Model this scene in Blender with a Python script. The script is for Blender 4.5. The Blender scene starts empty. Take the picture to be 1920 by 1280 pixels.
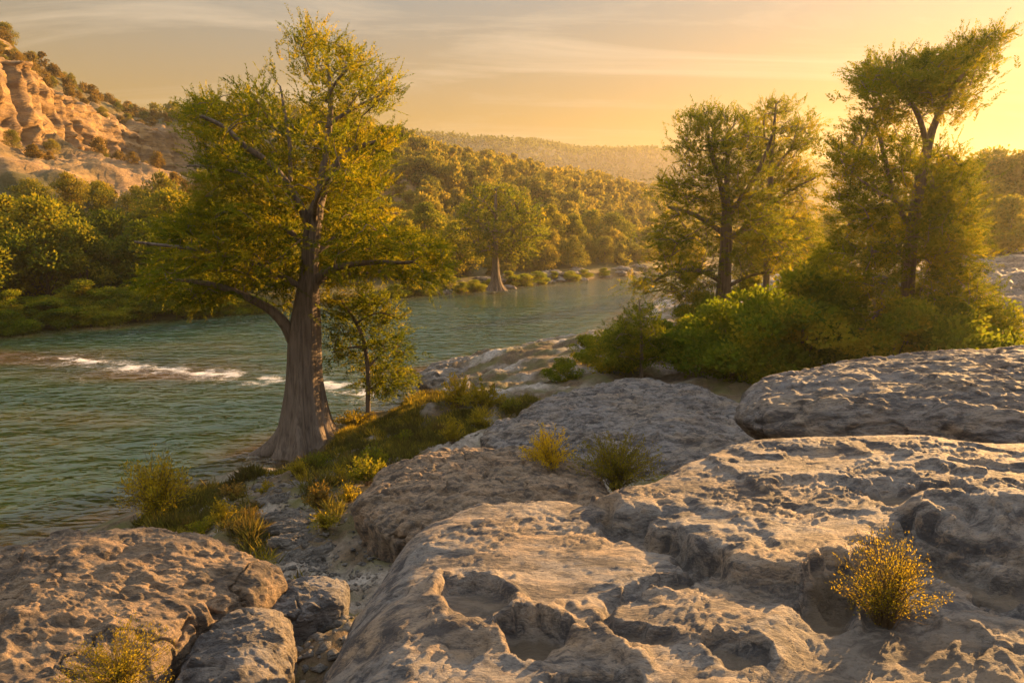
import bpy, math, random
import numpy as np
from mathutils import Vector

S = bpy.context.scene
COL = S.collection
R = math.radians

# ------------------------------------------------------------------ camera
F = 1280.0                      # focal length in photo pixels (1920 wide)
PITCH = math.atan(210 / F)
EYE = np.array([0.0, 0.0, 7.0])
cam_d = bpy.data.cameras.new("camera")
cam = bpy.data.objects.new("camera", cam_d)
COL.objects.link(cam)
cam_d.lens, cam_d.sensor_width = 24.0, 36.0
cam_d.clip_start, cam_d.clip_end = 0.05, 6000
cam.location = EYE
cam.rotation_euler = (math.pi / 2 - PITCH, 0, 0)
S.camera = cam

# ------------------------------------------------------------------ light
SUN_AZ, SUN_EL = 45.0, 12.5
S.view_settings.view_transform = 'Standard'
S.view_settings.look = 'None'
S.view_settings.exposure = 2.3
S.view_settings.gamma = 1.0
S.view_settings.use_curve_mapping = False
S.cycles.use_denoising = True
S.cycles.max_bounces = 6
S.cycles.diffuse_bounces = 3
S.cycles.glossy_bounces = 2
S.cycles.transmission_bounces = 4
S.cycles.transparent_max_bounces = 8
S.cycles.volume_bounces = 0
S.cycles.caustics_reflective = False
S.cycles.caustics_refractive = False

sun_d = bpy.data.lights.new("sun", 'SUN')
sun_d.energy = 5.0
sun_d.angle = R(0.5)
sun_d.color = (1.0, 0.55, 0.19)
sun = bpy.data.objects.new("sun", sun_d)
COL.objects.link(sun)
sv = Vector((math.sin(R(SUN_AZ)) * math.cos(R(SUN_EL)), math.cos(R(SUN_AZ)) * math.cos(R(SUN_EL)), math.sin(R(SUN_EL))))
sun.rotation_euler = (-sv).to_track_quat('-Z', 'Y').to_euler()


def nd(nt, kind, **kw):
    n = nt.nodes.new(kind)
    for k, v in kw.items():
        if k.startswith('i_'):
            n.inputs[k[2:].replace('_', ' ')].default_value = v
        else:
            setattr(n, k, v)
    return n


def lk(nt, a, b):
    nt.links.new(a, b)


def ramp(nt, fac, stops):
    n = nt.nodes.new('ShaderNodeValToRGB')
    el = n.color_ramp.elements
    while len(el) < len(stops):
        el.new(0.5)
    for e, (p, c) in zip(el, stops):
        e.position = p
        e.color = (c[0], c[1], c[2], 1) if hasattr(c, '__len__') else (c, c, c, 1)
    lk(nt, fac, n.inputs[0])
    return n.outputs[0]


def mixc(nt, fac, a, b, mode='MIX'):
    n = nt.nodes.new('ShaderNodeMix')
    n.data_type = 'RGBA'
    n.blend_type = mode
    for sock, v in ((n.inputs[0], fac), (n.inputs[6], a), (n.inputs[7], b)):
        if hasattr(v, 'node'):
            lk(nt, v, sock)
        else:
            sock.default_value = v if not hasattr(v, '__len__') else (v[0], v[1], v[2], 1)
    return n.outputs[2]


def mth(nt, op, a, b=None, c=None):
    n = nt.nodes.new('ShaderNodeMath')
    n.operation = op
    for i, v in enumerate((a, b, c)):
        if v is None:
            continue
        if hasattr(v, 'node'):
            lk(nt, v, n.inputs[i])
        else:
            n.inputs[i].default_value = v
    return n.outputs[0]


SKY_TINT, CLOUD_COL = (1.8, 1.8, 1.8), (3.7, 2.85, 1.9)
W = bpy.data.worlds.new("World")
S.world = W
W.use_nodes = True
nt = W.node_tree
nt.nodes.clear()
wo = nd(nt, 'ShaderNodeOutputWorld')
bg = nd(nt, 'ShaderNodeBackground')
sky = nd(nt, 'ShaderNodeTexSky', sky_type='NISHITA', sun_disc=False)
sky.sun_elevation = R(SUN_EL)
sky.sun_rotation = R(SUN_AZ)
sky.altitude = 300
sky.air_density = 1.0
sky.dust_density = 2.0
sky.ozone_density = 1.0
tc = nd(nt, 'ShaderNodeTexCoord')
sep = nd(nt, 'ShaderNodeSeparateXYZ')
lk(nt, tc.outputs['Generated'], sep.inputs[0])
zc = mth(nt, 'MAXIMUM', sep.outputs[2], 0.02)
den = mth(nt, 'ADD', zc, 0.12)
cx = mth(nt, 'DIVIDE', sep.outputs[0], den)
cy = mth(nt, 'DIVIDE', sep.outputs[1], den)
cmb = nd(nt, 'ShaderNodeCombineXYZ')
lk(nt, cx, cmb.inputs[0]); lk(nt, cy, cmb.inputs[1])
mp = nd(nt, 'ShaderNodeMapping')
mp.inputs['Rotation'].default_value = (0, 0, R(28))
mp.inputs['Scale'].default_value = (0.35, 1.5, 1)
lk(nt, cmb.outputs[0], mp.inputs[0])
cn = nd(nt, 'ShaderNodeTexNoise', i_Scale=1.6, i_Detail=10.0, i_Roughness=0.62, i_Distortion=0.8)
lk(nt, mp.outputs[0], cn.inputs['Vector'])
cloud = ramp(nt, cn.outputs['Fac'], [(0.48, 0.0), (0.72, 1.0)])
cloud = mth(nt, 'MULTIPLY', cloud, 0.55)
gm = nd(nt, 'ShaderNodeGamma')
gm.inputs[1].default_value = 0.18
lk(nt, sky.outputs[0], gm.inputs[0])
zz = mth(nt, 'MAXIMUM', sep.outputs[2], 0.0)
grad = ramp(nt, zz, [(0.0, (1.0, 0.54, 0.13)), (0.15, (0.94, 0.58, 0.21)), (0.34, (0.57, 0.61, 0.60)), (0.5, (2.1, 1.95, 1.75)), (0.8, (3.1, 3.0, 2.9))])  # upper stops overbright: unseen fill added to lift the shadows
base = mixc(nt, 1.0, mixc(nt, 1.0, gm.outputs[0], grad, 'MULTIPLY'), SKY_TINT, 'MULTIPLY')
cloud = mth(nt, 'MULTIPLY', cloud, ramp(nt, zz, [(0.08, 0.15), (0.24, 1.0)]))
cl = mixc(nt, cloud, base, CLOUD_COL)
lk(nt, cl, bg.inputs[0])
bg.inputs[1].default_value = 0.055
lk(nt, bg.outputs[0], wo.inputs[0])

# ------------------------------------------------------------------ helpers
_fw = np.array([0, math.cos(PITCH), -math.sin(PITCH)])
_up = np.array([0, math.sin(PITCH), math.cos(PITCH)])


def P(px, py, Y=None, z=None):
    d = _fw + np.array([1, 0, 0]) * ((px - 960) / F) + _up * ((640 - py) / F)
    t = (Y / d[1]) if Y is not None else ((z - EYE[2]) / d[2])
    return EYE + d * t


def proj(X, Y, Z):
    dx, dy, dz = X, Y, Z - EYE[2]
    f = dy * _fw[1] + dz * _fw[2]
    u = dy * _up[1] + dz * _up[2]
    return 960 + F * dx / f, 640 - F * u / f


def _h(ix, iy, iz, seed):
    n = (ix.astype(np.int64) * 374761393 + iy.astype(np.int64) * 668265263 + iz.astype(np.int64) * 2147483647 + seed * 144665) & 0xffffffff
    n = ((n ^ (n >> 13)) * 1274126177) & 0xffffffff
    n = ((n ^ (n >> 16)) * 2246822519) & 0xffffffff
    return n ^ (n >> 15)


_G = np.array([[1, 1, 0], [-1, 1, 0], [1, -1, 0], [-1, -1, 0], [1, 0, 1], [-1, 0, 1], [1, 0, -1], [-1, 0, -1],
               [0, 1, 1], [0, -1, 1], [0, 1, -1], [0, -1, -1]], dtype=np.float64)


def perlin(x, y, z, seed=0):
    x, y, z = np.broadcast_arrays(np.asarray(x, float), np.asarray(y, float), np.asarray(z, float))
    xi, yi, zi = np.floor(x), np.floor(y), np.floor(z)
    xf, yf, zf = x - xi, y - yi, z - zi
    xi, yi, zi = xi.astype(np.int64), yi.astype(np.int64), zi.astype(np.int64)
    fade = lambda t: t * t * t * (t * (t * 6 - 15) + 10)
    u, v, w = fade(xf), fade(yf), fade(zf)
    out = 0
    for a in (0, 1):
        for b in (0, 1):
            for c in (0, 1):
                g = _G[_h(xi + a, yi + b, zi + c, seed) % 12]
                d = g[..., 0] * (xf - a) + g[..., 1] * (yf - b) + g[..., 2] * (zf - c)
                out = out + d * (u if a else 1 - u) * (v if b else 1 - v) * (w if c else 1 - w)
    return out


def fbm(x, y, z=0.0, oct=4, seed=0, gain=0.5, ridged=False):
    a, f, s = 1.0, 1.0, 0
    for i in range(oct):
        n = perlin(np.asarray(x) * f, np.asarray(y) * f, np.asarray(z) * f, seed + i * 17)
        if ridged:
            n = 0.5 - np.abs(n) * 2
        s = s + a * n
        a *= gain
        f *= 2.03
    return s


def sstep(a, b, x):
    t = np.clip((x - a) / (b - a), 0, 1)
    return t * t * (3 - 2 * t)


def seg_dist(X, Y, pts, closed=False):
    pts = np.asarray(pts, float)
    best = np.full(np.shape(X), 1e18)
    m = len(pts) if closed else len(pts) - 1
    for i in range(m):
        a, b = pts[i], pts[(i + 1) % len(pts)]
        ab = b - a
        t = np.clip(((X - a[0]) * ab[0] + (Y - a[1]) * ab[1]) / max(ab @ ab, 1e-12), 0, 1)
        best = np.minimum(best, (X - a[0] - t * ab[0]) ** 2 + (Y - a[1] - t * ab[1]) ** 2)
    return np.sqrt(best)


def inside(X, Y, pts):
    pts = np.asarray(pts, float)
    r = np.zeros(np.shape(X), bool)
    j = len(pts) - 1
    for i in range(len(pts)):
        (xi, yi), (xj, yj) = pts[i], pts[j]
        if yi != yj:
            r ^= ((yi > Y) != (yj > Y)) & (X < (xj - xi) * (Y - yi) / (yj - yi) + xi)
        j = i
    return r


def sdf(X, Y, pts):
    d = seg_dist(X, Y, pts, True)
    return np.where(inside(X, Y, pts), d, -d)


def mesh(name, V, Fc, mat=None, smooth=False, attrs=None, mats=None, mat_idx=None):
    """V (n,3); Fc (m,k) array or list of such arrays (k = 3 or 4)."""
    me = bpy.data.meshes.new(name)
    V = np.ascontiguousarray(V, dtype=np.float32)
    if not isinstance(Fc, list):
        Fc = [Fc]
    Fc = [np.asarray(f, np.int32) for f in Fc if len(f)]
    me.vertices.add(len(V))
    me.vertices.foreach_set('co', V.ravel())
    nl = sum(f.size for f in Fc)
    nf = sum(len(f) for f in Fc)
    me.loops.add(nl)
    me.loops.foreach_set('vertex_index', np.concatenate([f.ravel() for f in Fc]))
    starts, o = [], 0
    for f in Fc:
        starts.append(o + np.arange(len(f)) * f.shape[1])
        o += f.size
    me.polygons.add(nf)
    me.polygons.foreach_set('loop_start', np.concatenate(starts).astype(np.int32))
    if mats:
        for m in mats:
            me.materials.append(m)
        me.polygons.foreach_set('material_index', np.asarray(mat_idx, np.int32))
    elif mat:
        me.materials.append(mat)
    me.update(calc_edges=True)
    me.polygons.foreach_set('use_smooth', np.full(nf, smooth))
    for k, (dom, vals) in (attrs or {}).items():
        a = me.attributes.new(k, 'FLOAT', dom)
        a.data.foreach_set('value', np.ascontiguousarray(vals, dtype=np.float32))
    me.update()
    return me


def link(name, data, parent=None, loc=None):
    o = bpy.data.objects.new(name, data)
    COL.objects.link(o)
    if parent:
        o.parent = parent
    if loc is not None:
        o.location = loc
    return o


def tag(o, label=None, cat=None, group=None, kind=None):
    if label: o['label'] = label
    if cat: o['category'] = cat
    if group: o['group'] = group
    if kind: o['kind'] = kind
    return o


def copy_thing(root, loc, rz=0.0, sc=None, label=None, group=None):
    r = root.copy()
    COL.objects.link(r)
    r.location = loc
    r.rotation_euler = (0, 0, rz)
    if sc is not None:
        r.scale = sc if hasattr(sc, '__len__') else (sc, sc, sc)
    if label: r['label'] = label
    if group: r['group'] = group
    for ch in list(root.children):
        c = ch.copy()
        COL.objects.link(c)
        c.parent = r
    return r


def grid_faces(nu, nv, wrap=False):
    """grid of nu rows by nv columns; wrap closes columns."""
    i = np.arange(nu - 1)[:, None]
    j = np.arange(nv if wrap else nv - 1)[None, :]
    j2 = (j + 1) % nv
    a = i * nv + j
    return np.stack([a, i * nv + j2, (i + 1) * nv + j2, (i + 1) * nv + j], -1).reshape(-1, 4)


def norm(v):
    return v / np.maximum(np.linalg.norm(v, axis=-1, keepdims=True), 1e-9)


# ------------------------------------------------------------------ materials
def new_mat(name):
    m = bpy.data.materials.new(name)
    m.use_nodes = True
    m.node_tree.nodes.clear()
    return m, m.node_tree


def out(nt, sh):
    o = nd(nt, 'ShaderNodeOutputMaterial')
    lk(nt, sh, o.inputs[0])


def rock_mat(name, tan, grey, dark, scale=1.0, bump=0.6, stretch=(1, 1, 1), bscale=1.0, sand=None):
    m, nt = new_mat(name)
    tc = nd(nt, 'ShaderNodeTexCoord')
    mp = nd(nt, 'ShaderNodeMapping')
    mp.inputs['Scale'].default_value = tuple(scale * s for s in stretch)
    mp.inputs['Rotation'].default_value = (0, 0, R(-18))
    lk(nt, tc.outputs['Object'], mp.inputs[0])
    v = mp.outputs[0]
    n1 = nd(nt, 'ShaderNodeTexNoise', i_Scale=1.6, i_Detail=9.0, i_Roughness=0.62, i_Distortion=0.6)
    n2 = nd(nt, 'ShaderNodeTexNoise', i_Scale=11.0, i_Detail=9.0, i_Roughness=0.68, i_Distortion=0.4)
    n3 = nd(nt, 'ShaderNodeTexNoise', i_Scale=48.0 * bscale, i_Detail=6.0, i_Roughness=0.72)
    vo = nd(nt, 'ShaderNodeTexVoronoi', i_Scale=22.0 * bscale)
    for n in (n1, n2, n3, vo):
        lk(nt, v, n.inputs['Vector'])
    n4 = nd(nt, 'ShaderNodeTexNoise', i_Scale=4.2, i_Detail=12.0, i_Roughness=0.74, i_Distortion=0.9)
    lk(nt, v, n4.inputs['Vector'])
    c = mixc(nt, ramp(nt, n1.outputs[0], [(0.37, 0), (0.55, 1)]), tan, grey)
    c = mixc(nt, ramp(nt, n4.outputs[0], [(0.44, 0.85), (0.54, 0)]), c, dark)
    c = mixc(nt, ramp(nt, n2.outputs[0], [(0.34, 0.75), (0.46, 0)]), c, dark)
    c = mixc(nt, ramp(nt, n2.outputs[0], [(0.54, 0), (0.70, 0.6)]), c, tuple(min(1, t * 1.45) for t in tan))
    c = mixc(nt, ramp(nt, n3.outputs[0], [(0.36, 0.6), (0.46, 0)]), c, dark)
    if sand:
        at = nd(nt, 'ShaderNodeAttribute', attribute_name='sand')
        c = mixc(nt, at.outputs['Fac'], c, mixc(nt, n3.outputs[0], sand, tuple(s * 0.6 for s in sand)))
    hb = mth(nt, 'ADD', mth(nt, 'MULTIPLY', n2.outputs[0], 1.6), mth(nt, 'MULTIPLY', n3.outputs[0], 0.85))
    n5 = nd(nt, 'ShaderNodeTexNoise', i_Scale=130.0 * bscale, i_Detail=4.0, i_Roughness=0.75)
    lk(nt, v, n5.inputs['Vector'])
    hb = mth(nt, 'ADD', hb, mth(nt, 'MULTIPLY', n5.outputs[0], 0.28))
    hb = mth(nt, 'ADD', hb, mth(nt, 'MULTIPLY', vo.outputs['Distance'], 0.25))
    b = nd(nt, 'ShaderNodeBump', i_Strength=min(1.0, bump * 1.4), i_Distance=0.05 / scale)
    lk(nt, hb, b.inputs['Height'])
    p = nd(nt, 'ShaderNodeBsdfPrincipled', i_Roughness=0.82)
    p.inputs['Specular IOR Level'].default_value = 0.35
    lk(nt, c, p.inputs['Base Color'])
    lk(nt, b.outputs[0], p.inputs['Normal'])
    out(nt, p.outputs[0])
    return m


M_LEDGE = rock_mat('pitted_limestone', (0.31, 0.225, 0.15), (0.225, 0.205, 0.19), (0.044, 0.042, 0.048), 1.0, 0.6, (0.6, 1.5, 1.3), sand=(0.15, 0.115, 0.08))
M_ROCK = rock_mat('weathered_limestone', (0.25, 0.205, 0.16), (0.20, 0.19, 0.19), (0.05, 0.048, 0.052), 0.8, 0.7, (0.6, 1.3, 1.8))
M_TAN = rock_mat('tan_limestone', (0.31, 0.21, 0.13), (0.235, 0.175, 0.12), (0.060, 0.052, 0.048), 1.1, 0.7, (0.7, 1.3, 1.5))
M_ROCKLOW = rock_mat('river_limestone', (0.26, 0.22, 0.175), (0.22, 0.205, 0.19), (0.08, 0.075, 0.07), 0.45, 0.7, (0.7, 1.1, 1.8))


def leaf_mat(name, stops, trans=0.45, var=0.25):
    m, nt = new_mat(name)
    at = nd(nt, 'ShaderNodeAttribute', attribute_name='tint')
    oi = nd(nt, 'ShaderNodeObjectInfo')
    f = mth(nt, 'ADD', at.outputs['Fac'], mth(nt, 'MULTIPLY', mth(nt, 'SUBTRACT', oi.outputs['Random'], 0.5), var))
    c = ramp(nt, f, stops)
    d = nd(nt, 'ShaderNodeBsdfDiffuse')
    t = nd(nt, 'ShaderNodeBsdfTranslucent')
    lk(nt, c, d.inputs[0])
    tcx = mixc(nt, 1.0, c, (1.9, 1.55, 0.8), 'MULTIPLY')
    lk(nt, tcx, t.inputs[0])
    mx = nd(nt, 'ShaderNodeMixShader')
    mx.inputs[0].default_value = trans
    lk(nt, d.outputs[0], mx.inputs[1]); lk(nt, t.outputs[0], mx.inputs[2])
    out(nt, mx.outputs[0])
    return m


M_CYP = leaf_mat('cypress_needles', [(0, (0.034, 0.058, 0.006)), (0.5, (0.096, 0.122, 0.009)), (1, (0.21, 0.185, 0.012))], 0.5)
M_OAK = leaf_mat('woodland_leaves', [(0, (0.050, 0.068, 0.014)), (0.5, (0.115, 0.125, 0.022)), (1, (0.21, 0.18, 0.030))], 0.42, 0.7)
M_BANK = leaf_mat('bank_leaves', [(0, (0.045, 0.070, 0.008)), (0.5, (0.110, 0.130, 0.013)), (1, (0.22, 0.195, 0.018))], 0.45, 0.5)
M_BUSH = leaf_mat('bush_leaves', [(0, (0.050, 0.085, 0.008)), (0.5, (0.120, 0.155, 0.012)), (1, (0.25, 0.225, 0.018))], 0.5, 0.5)
M_DRY = leaf_mat('dry_hill_leaves', [(0, (0.07, 0.055, 0.018)), (0.5, (0.12, 0.095, 0.025)), (1, (0.20, 0.14, 0.035))], 0.35, 0.5)
M_YEL = leaf_mat('yellow_shrub_leaves', [(0, (0.09, 0.09, 0.015)), (0.5, (0.20, 0.175, 0.018)), (1, (0.38, 0.29, 0.018))], 0.5, 0.1)
M_GRASS = leaf_mat('shore_grass', [(0, (0.055, 0.050, 0.020)), (0.45, (0.085, 0.090, 0.020)), (0.75, (0.17, 0.15, 0.025)), (1, (0.34, 0.27, 0.03))], 0.45, 0.0)


def bark_mat(name, a, b):
    m, nt = new_mat(name)
    tc = nd(nt, 'ShaderNodeTexCoord')
    mp = nd(nt, 'ShaderNodeMapping')
    mp.inputs['Scale'].default_value = (9, 9, 0.8)
    lk(nt, tc.outputs['Object'], mp.inputs[0])
    n1 = nd(nt, 'ShaderNodeTexNoise', i_Scale=1.2, i_Detail=8.0, i_Roughness=0.65, i_Distortion=0.5)
    n2 = nd(nt, 'ShaderNodeTexNoise', i_Scale=0.9, i_Detail=4.0)
    lk(nt, mp.outputs[0], n1.inputs['Vector'])
    lk(nt, tc.outputs['Object'], n2.inputs['Vector'])
    c = mixc(nt, ramp(nt, n1.outputs[0], [(0.35, 0), (0.62, 1)]), b, a)
    c = mixc(nt, ramp(nt, n2.outputs[0], [(0.45, 0), (0.7, 0.5)]), c, tuple(x * 0.6 for x in a))
    bp = nd(nt, 'ShaderNodeBump', i_Strength=0.8, i_Distance=0.06)
    lk(nt, n1.outputs[0], bp.inputs['Height'])
    p = nd(nt, 'ShaderNodeBsdfPrincipled', i_Roughness=0.9)
    p.inputs['Specular IOR Level'].default_value = 0.2
    lk(nt, c, p.inputs['Base Color']); lk(nt, bp.outputs[0], p.inputs['Normal'])
    out(nt, p.outputs[0])
    return m


M_BARK = bark_mat('cypress_bark', (0.175, 0.14, 0.115), (0.07, 0.054, 0.044))
M_TWIG = bark_mat('twig_bark', (0.14, 0.10, 0.06), (0.07, 0.05, 0.03))


def ground_mat():
    m, nt = new_mat('bank_soil_and_rock')
    tc = nd(nt, 'ShaderNodeTexCoord')
    v = tc.outputs['Object']
    at = nd(nt, 'ShaderNodeAttribute', attribute_name='rocky')
    n1 = nd(nt, 'ShaderNodeTexNoise', i_Scale=0.9, i_Detail=8.0, i_Roughness=0.65)
    n2 = nd(nt, 'ShaderNodeTexNoise', i_Scale=7.0, i_Detail=8.0, i_Roughness=0.7)
    vo = nd(nt, 'ShaderNodeTexVoronoi', i_Scale=2.2)
    for n in (n1, n2, vo):
        lk(nt, v, n.inputs['Vector'])
    soil = mixc(nt, ramp(nt, n2.outputs[0], [(0.35, 0), (0.65, 1)]), (0.05, 0.037, 0.022), (0.12, 0.085, 0.052))
    soil = mixc(nt, ramp(nt, n1.outputs[0], [(0.45, 0), (0.6, 0.8)]), soil, (0.075, 0.075, 0.022))
    rock = mixc(nt, ramp(nt, n2.outputs[0], [(0.35, 0), (0.6, 1)]), (0.15, 0.135, 0.12), (0.32, 0.29, 0.26))
    c = mixc(nt, at.outputs['Fac'], soil, rock)
    bp = nd(nt, 'ShaderNodeBump', i_Strength=0.8, i_Distance=0.08)
    lk(nt, n2.outputs[0], bp.inputs['Height'])
    p = nd(nt, 'ShaderNodeBsdfPrincipled', i_Roughness=0.9)
    p.inputs['Specular IOR Level'].default_value = 0.2
    lk(nt, c, p.inputs['Base Color']); lk(nt, bp.outputs[0], p.inputs['Normal'])
    out(nt, p.outputs[0])
    return m


def hill_mat():
    m, nt = new_mat('hillside_soil_and_rock')
    tc = nd(nt, 'ShaderNodeTexCoord')
    v = tc.outputs['Object']
    mp = nd(nt, 'ShaderNodeMapping')
    mp.inputs['Scale'].default_value = (0.5, 0.5, 1.6)
    lk(nt, v, mp.inputs[0])
    at = nd(nt, 'ShaderNodeAttribute', attribute_name='rocky')
    n1 = nd(nt, 'ShaderNodeTexNoise', i_Scale=0.35, i_Detail=9.0, i_Roughness=0.68, i_Distortion=0.4)
    n2 = nd(nt, 'ShaderNodeTexNoise', i_Scale=1.3, i_Detail=9.0, i_Roughness=0.7)
    lk(nt, mp.outputs[0], n1.inputs['Vector']); lk(nt, mp.outputs[0], n2.inputs['Vector'])
    soil = mixc(nt, n2.outputs[0], (0.04, 0.043, 0.014), (0.095, 0.08, 0.032))
    rock = mixc(nt, ramp(nt, n1.outputs[0], [(0.35, 0), (0.62, 1)]), (0.16, 0.105, 0.055), (0.31, 0.195, 0.08))
    rock = mixc(nt, ramp(nt, n2.outputs[0], [(0.36, 0.85), (0.50, 0)]), rock, (0.09, 0.06, 0.04))
    st = nd(nt, 'ShaderNodeTexNoise', i_Scale=1.0, i_Detail=5.0, i_Roughness=0.7)
    ms = nd(nt, 'ShaderNodeMapping')
    ms.inputs['Scale'].default_value = (0.06, 0.06, 1.1)
    lk(nt, v, ms.inputs[0]); lk(nt, ms.outputs[0], st.inputs['Vector'])
    rock = mixc(nt, ramp(nt, st.outputs[0], [(0.40, 0.7), (0.50, 0)]), rock, (0.12, 0.08, 0.05))
    c = mixc(nt, at.outputs['Fac'], soil, rock)
    hb = mth(nt, 'ADD', n1.outputs[0], mth(nt, 'MULTIPLY', n2.outputs[0], 0.6))
    bp = nd(nt, 'ShaderNodeBump', i_Strength=0.9, i_Distance=0.7)
    lk(nt, hb, bp.inputs['Height'])
    p = nd(nt, 'ShaderNodeBsdfPrincipled', i_Roughness=0.9)
    p.inputs['Specular IOR Level'].default_value = 0.2
    lk(nt, c, p.inputs['Base Color']); lk(nt, bp.outputs[0], p.inputs['Normal'])
    out(nt, p.outputs[0])
    return m


def water_mat():
    m, nt = new_mat('river_water')
    tc = nd(nt, 'ShaderNodeTexCoord')
    dep = nd(nt, 'ShaderNodeAttribute', attribute_name='depth').outputs['Fac']
    foam = nd(nt, 'ShaderNodeAttribute', attribute_name='foam').outputs['Fac']
    mp = nd(nt, 'ShaderNodeMapping')
    mp.inputs['Rotation'].default_value = (0, 0, R(12))
    mp.inputs['Scale'].default_value = (0.8, 1.7, 1)
    lk(nt, tc.outputs['Object'], mp.inputs[0])
    w1 = nd(nt, 'ShaderNodeTexNoise', i_Scale=1.15, i_Detail=2.0, i_Roughness=0.55, i_Distortion=0.4)
    w0 = nd(nt, 'ShaderNodeTexNoise', i_Scale=0.42, i_Detail=2.0, i_Roughness=0.5)
    lk(nt, mp.outputs[0], w0.inputs['Vector'])
    w2 = nd(nt, 'ShaderNodeTexNoise', i_Scale=3.0, i_Detail=2.0, i_Roughness=0.6, i_Distortion=0.8)
    w3 = nd(nt, 'ShaderNodeTexNoise', i_Scale=0.15, i_Detail=5.0, i_Roughness=0.6)
    for n in (w1, w2, w3):
        lk(nt, mp.outputs[0], n.inputs['Vector'])
    h = mth(nt, 'ADD', mth(nt, 'MULTIPLY', w1.outputs[0], 1.0), mth(nt, 'MULTIPLY', w2.outputs[0], 0.16))
    h = mth(nt, 'ADD', h, mth(nt, 'MULTIPLY', w0.outputs[0], 1.1))
    bp = nd(nt, 'ShaderNodeBump', i_Strength=1.0, i_Distance=0.30)
    lk(nt, h, bp.inputs['Height'])
    dn = mth(nt, 'ADD', dep, mth(nt, 'MULTIPLY', mth(nt, 'SUBTRACT', w3.outputs[0], 0.5), 1.7))
    c = ramp(nt, dn, [(0.0, (0.14, 0.085, 0.032)), (0.3, (0.075, 0.075, 0.026)), (0.62, (0.034, 0.056, 0.021)), (1.0, (0.014, 0.039, 0.019))])
    df = nd(nt, 'ShaderNodeBsdfDiffuse')
    lk(nt, c, df.inputs[0])
    tr = nd(nt, 'ShaderNodeBsdfTransparent')
    tr.inputs[0].default_value = (0.75, 0.85, 0.70, 1)
    mx = nd(nt, 'ShaderNodeMixShader')
    lk(nt, ramp(nt, dep, [(0.0, 0.35), (0.8, 0.9)]), mx.inputs[0])
    lk(nt, tr.outputs[0], mx.inputs[1]); lk(nt, df.outputs[0], mx.inputs[2])
    gl = nd(nt, 'ShaderNodeBsdfGlossy')
    gl.inputs['Roughness'].default_value = 0.05
    lk(nt, bp.outputs[0], gl.inputs['Normal'])
    fr = nd(nt, 'ShaderNodeFresnel', i_IOR=1.5)
    lk(nt, bp.outputs[0], fr.inputs['Normal'])
    m2 = nd(nt, 'ShaderNodeMixShader')
    lk(nt, fr.outputs[0], m2.inputs[0])
    lk(nt, mx.outputs[0], m2.inputs[1]); lk(nt, gl.outputs[0], m2.inputs[2])
    fd = nd(nt, 'ShaderNodeBsdfDiffuse')
    fd.inputs[0].default_value = (0.50, 0.48, 0.45, 1)
    fn = nd(nt, 'ShaderNodeTexNoise', i_Scale=4.5, i_Detail=6.0, i_Roughness=0.75, i_Distortion=1.0)
    lk(nt, mp.outputs[0], fn.inputs['Vector'])
    ff = mth(nt, 'MULTIPLY', ramp(nt, mth(nt, 'ADD', mth(nt, 'MULTIPLY', foam, 0.45), fn.outputs[0]), [(0.62, 0), (0.92, 1)]), mth(nt, 'MINIMUM', mth(nt, 'MULTIPLY', foam, 4.0), 1.0))
    m3 = nd(nt, 'ShaderNodeMixShader')
    lk(nt, ff, m3.inputs[0])
    lk(nt, m2.outputs[0], m3.inputs[1]); lk(nt, fd.outputs[0], m3.inputs[2])
    out(nt, m3.outputs[0])
    return m


M_GROUND, M_HILL, M_WATER = ground_mat(), hill_mat(), water_mat()

# ------------------------------------------------------------------ terrain
shore_px = [(0, 1045), (150, 1010), (250, 965), (330, 930), (430, 908), (490, 893), (478, 868), (462, 856), (520, 838), (560, 826),
            (640, 800), (690, 785), (740, 772), (800, 738), (790, 702), (830, 684), (950, 674), (1000, 654), (1130, 637),
            (1165, 600), (1190, 575), (1260, 552), (1400, 542), (1550, 527)]
SHORE = [tuple(P(x, y, z=0)[:2]) for x, y in shore_px]
NEAR_LAND = [(-200, -500), (-60, -30), (-22, 6)] + SHORE + [(75, 130), (120, 180), (230, 300), (2500, 400), (2500, -500)]
BANK0 = np.array([-33.6, 44.8])
BDIR = np.array([0.640, 0.768]); BDIR /= np.linalg.norm(BDIR)
BNRM = np.array([-BDIR[1], BDIR[0]])


def ground_z(X, Y, fine=True):
    X, Y = np.asarray(X, float), np.asarray(Y, float)
    d = sdf(X, Y, NEAR_LAND)
    land = 0.12 * sstep(0, 0.4, d) + 3.3 * (1 - np.exp(-np.maximum(d, 0) / 8.0)) + np.maximum(d - 30, 0) * 0.04
    land = land + 1.6 * np.exp(-((X + 1.0) / 2.6) ** 2 - ((Y - 3.2) / 3.2) ** 2)
    land = np.minimum(land, 22)
    land = land - 0.55 * np.exp(-((X + 6.4) / 2.0) ** 2 - ((Y - 20.6) / 1.8) ** 2)
    bed = -np.minimum(1.7, 0.45 * np.maximum(-d, 0)) - 0.05
    z = np.where(d > 0, land, bed)
    if fine:
        n = fbm(X * 0.6, Y * 0.6, 0, 4, 3) * 0.28 + fbm(X * 2.5, Y * 2.5, 0, 5, 9, 0.6) * 0.09
        z = z + n * np.where(d > 0, np.minimum(1, d / 1.5), 0.5)
    return z


def axis(parts):
    a = [np.arange(p, q, st) for p, q, st in parts]
    return np.concatenate(a + [[parts[-1][1]]])


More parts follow.
